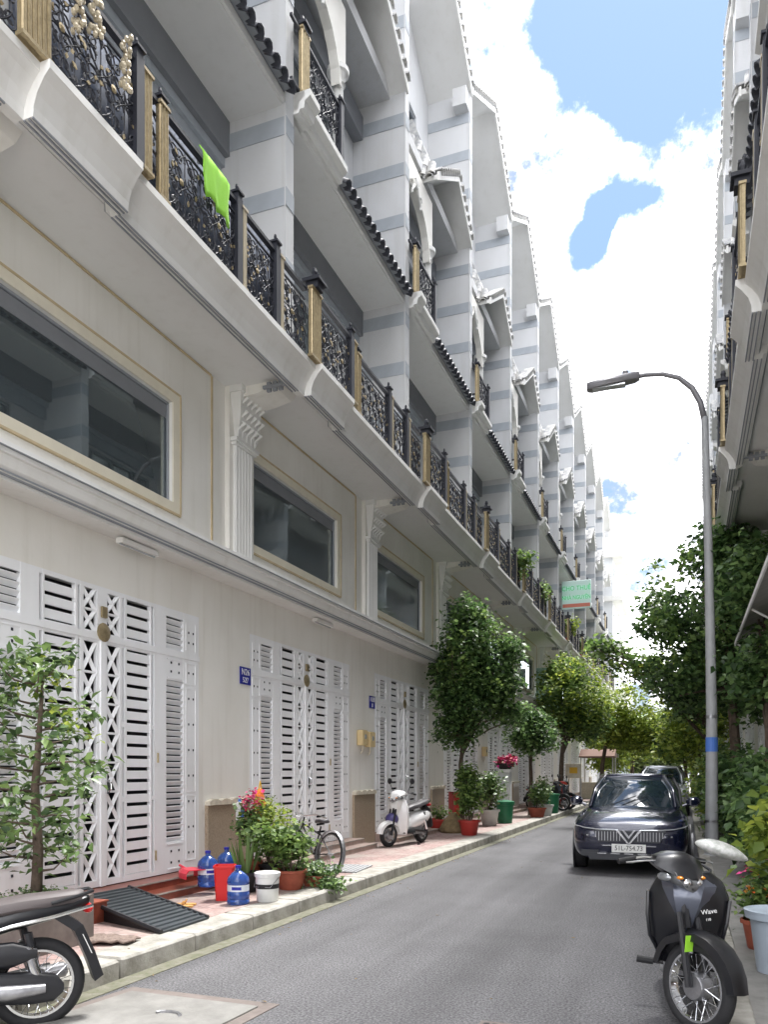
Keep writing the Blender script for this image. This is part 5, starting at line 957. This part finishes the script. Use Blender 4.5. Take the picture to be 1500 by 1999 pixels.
tree('taller yellow green tree over the far left pavement', (-4.6, 31.5, .15), [(0, 0, 0), (.05, 0, 1.6), (.1, 0, 2.6)], [.11, .09, .07], [((.3, 0, 4.1), (1.2, 1.3, 1.1), 240), ((.2, .4, 5.3), (.8, .9, .6), 110), ((1.0, 0, 3.3), (.8, .8, .7), 110)], 'leafA', .13, 73, 15, .15, 'leafB', [((.5, 0, 4.4), (1.4, 1.4, 1.4), 160)])
tree('mid green tree arching over the road beyond the stall', (-3.9, 40, .15), [(0, 0, 0), (.1, 0, 1.8), (.3, 0, 3.0)], [.12, .1, .08], [((.6, 0, 3.7), (1.4, 1.5, 1.0), 300), ((1.5, 0, 3.2), (1.1, 1.2, .8), 170)], 'leafB', .15, 74, 15, .17, 'leafB', [((1.0, 0, 4.4), (1.6, 1.6, 1.2), 150)])
tree('far tree on the left side of the street end', (-3.4, 55, .15), [(0, 0, 0), (.1, 0, 2), (.2, 0, 3)], [.14, .12, .09], [((.8, 0, 3.6), (1.9, 2, 1.2), 320)], 'leafB', .20, 75, 13, .22)
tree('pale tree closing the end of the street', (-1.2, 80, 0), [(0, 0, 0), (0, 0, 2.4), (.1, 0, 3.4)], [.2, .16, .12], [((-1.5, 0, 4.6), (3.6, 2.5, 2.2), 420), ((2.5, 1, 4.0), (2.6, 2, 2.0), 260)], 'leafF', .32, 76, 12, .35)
tree('big right hand tree behind the street lamp, its branches reaching over the road', (1.05, 19.0, .07), [(0, 0, 0), (.0, .05, 1.6), (-.08, .05, 2.8), (-.1, .05, 3.4)], [.15, .12, .10, .08],
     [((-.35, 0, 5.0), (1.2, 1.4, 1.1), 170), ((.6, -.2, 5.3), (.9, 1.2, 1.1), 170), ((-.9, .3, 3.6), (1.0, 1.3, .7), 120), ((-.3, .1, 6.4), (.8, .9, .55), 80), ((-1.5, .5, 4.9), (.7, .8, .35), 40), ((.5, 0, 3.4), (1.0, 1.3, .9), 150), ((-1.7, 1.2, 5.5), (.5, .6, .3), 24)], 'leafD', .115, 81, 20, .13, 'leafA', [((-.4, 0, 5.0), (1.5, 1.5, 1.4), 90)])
tree('second right hand tree farther down, with low branches crossing the lane', (.85, 24.5, .07), [(0, 0, 0), (-.05, 0, 1.8), (-.2, 0, 3.0)], [.13, .11, .09],
     [((-1.5, 0, 4.5), (.9, 1.1, .45), 60), ((-.5, 0, 3.7), (1.0, 1.2, .9), 130), ((-2.6, .2, 4.9), (.75, .8, .35), 36), ((-3.1, 0, 5.3), (.45, .5, .25), 14), ((.1, 0, 4.8), (1.0, 1.1, .9), 100)], 'leafA', .14, 82, 13, .13, 'leafB', [((-1.0, 0, 4.3), (1.5, 1.3, .9), 50)])
tree('light green tree on the right beyond the parked cars', (.7, 33, .07), [(0, 0, 0), (-.05, 0, 1.6), (-.2, 0, 2.6)], [.12, .1, .08], [((-.3, 0, 3.1), (1.3, 1.5, 1.3), 260), ((-.5, 0, 4.3), (.9, 1.1, .7), 90)], 'leafB', .15, 83, 15, .16)
tree('small light tree right behind the silver van', (.1, 40, .07), [(0, 0, 0), (-.1, 0, 1.6), (-.2, 0, 2.4)], [.1, .08, .07], [((-.4, 0, 3.0), (1.2, 1.5, 1.1), 200)], 'leafA', .16, 91, 13, .18, 'leafB', [((-.4, 0, 3.3), (1.2, 1.3, 1.0), 80)])
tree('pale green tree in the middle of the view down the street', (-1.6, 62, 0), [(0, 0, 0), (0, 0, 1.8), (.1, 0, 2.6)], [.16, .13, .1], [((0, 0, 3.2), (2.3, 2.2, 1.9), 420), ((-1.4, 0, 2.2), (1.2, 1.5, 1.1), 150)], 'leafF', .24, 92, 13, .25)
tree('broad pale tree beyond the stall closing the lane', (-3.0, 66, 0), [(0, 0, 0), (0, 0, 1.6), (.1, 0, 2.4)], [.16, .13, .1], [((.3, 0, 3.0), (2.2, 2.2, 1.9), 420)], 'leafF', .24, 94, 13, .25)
tree('bushy tree low over the far end of the left pavement', (-4.6, 48, .15), [(0, 0, 0), (0, 0, 1.2), (.1, 0, 2)], [.14, .11, .08], [((.4, 0, 2.8), (1.4, 1.8, 1.5), 260)], 'leafB', .18, 93, 13, .2)
tree('far right tree meeting the trees at the street end', (.4, 47, .07), [(0, 0, 0), (-.05, 0, 2), (-.2, 0, 3)], [.14, .12, .09], [((-.6, 0, 3.6), (1.6, 2.0, 1.5), 300)], 'leafB', .2, 84, 14, .22)
tree('near right tree whose crown hangs under the awning', (1.25, 14.2, .07), [(0, 0, 0), (.02, 0, 1.4), (0, 0, 2.4)], [.09, .075, .06], [((.0, .4, 3.2), (.55, 1.1, .6), 130), ((-.1, 1.5, 4.9), (.6, .9, .8), 120)], 'leafD', .12, 85, 14, .12)

# ------------------------------------------------------------------ far street furniture
t = thing('stall', 'small roadside stall with a red brown roof at the far left', 'stall', (-4.3, 43, 0)); MB().prismx([(-.9, 2.3), (.9, 2.3), (.9, 2.36), (0, 2.75), (-.9, 2.36)], -.9, .9).build('roof', 'roofred', t); MB().box(-.8, .8, -.6, .6, .16, 1.0).build('counter', 'cap', t)
for x in (-.8, .8):
    for y in (-.8, .8): MB().tube([(x, y, 0), (x, y, 2.3)], .04, 6).build('pole', 'wplast', t)
t = thing('menu_board', 'cream notice board on a stand near the far motorbikes', 'board', (-4.35, 33.5, .15)); MB().bbox(-.32, .32, -.03, .03, 1.15, 1.75, .01).build('board', 'cap', t); MB().box(-.16, .16, -.036, -.031, 1.35, 1.6).build('picture', 'yell', t)
for x in (-.28, .28): MB().tube([(x, 0, 0), (x, 0, 1.2)], .02, 6).build('leg', 'steel', t)

# litter and dead leaves along the kerb; plants on the balconies
rg = np.random.default_rng(5); mbx = MB()
for i in range(240):
    y = rg.uniform(3.5, 34); x = (-3.9 + abs(rg.normal()) * .10) if i % 3 else rg.uniform(-6, .2); z = .012 if x > -4.0 else .162; a = rg.uniform(0, 6.28); l_ = rg.uniform(.012, .03); c, s_ = math.cos(a) * l_, math.sin(a) * l_
    mbx.add([(x - c, y - s_, z), (x - s_ * .4, y + c * .4, z + .008), (x + c, y + s_, z + .003), (x + s_ * .4, y - c * .4, z + .006)], [(0, 1, 2), (0, 2, 3)])
o = mbx.build('fallen_leaves', 'sack', None, kind='stuff'); tag(o, 'dry fallen leaves scattered along the kerb and pavement', 'leaves')
for i, (y, mt, lab) in enumerate(((24.6, 'leafA', 'green plant pot on the balcony above the round street tree'), (29.2, 'leafA', 'green plant pot on the sixth balcony of the left row'), (36.2, 'leafB', 'leafy balcony plant beside the green sign'), (41.5, 'leafA', 'leafy balcony plant beyond the green sign'))):
    t = pot((-5.05, y, 7.2), lab, .2, .35, 'terra'); plant(t, [((.1, 0, .85), (.35, .7, .4), 90)], mt, .10, 100 + i, 9, .07)
# thin overhead cables across the far end
for z, lab in ((4.6, 'lower black cable strung across the far end of the street'), (5.0, 'upper black cable strung across the far end of the street')):
    o = MB().tube([(1.3, 44 + 0 * z, z), (-1.5, 45, z - .25), (-5.2, 46, z + .05)], .02, 4).build('cable', 'wire', None); tag(o, lab, 'cable')
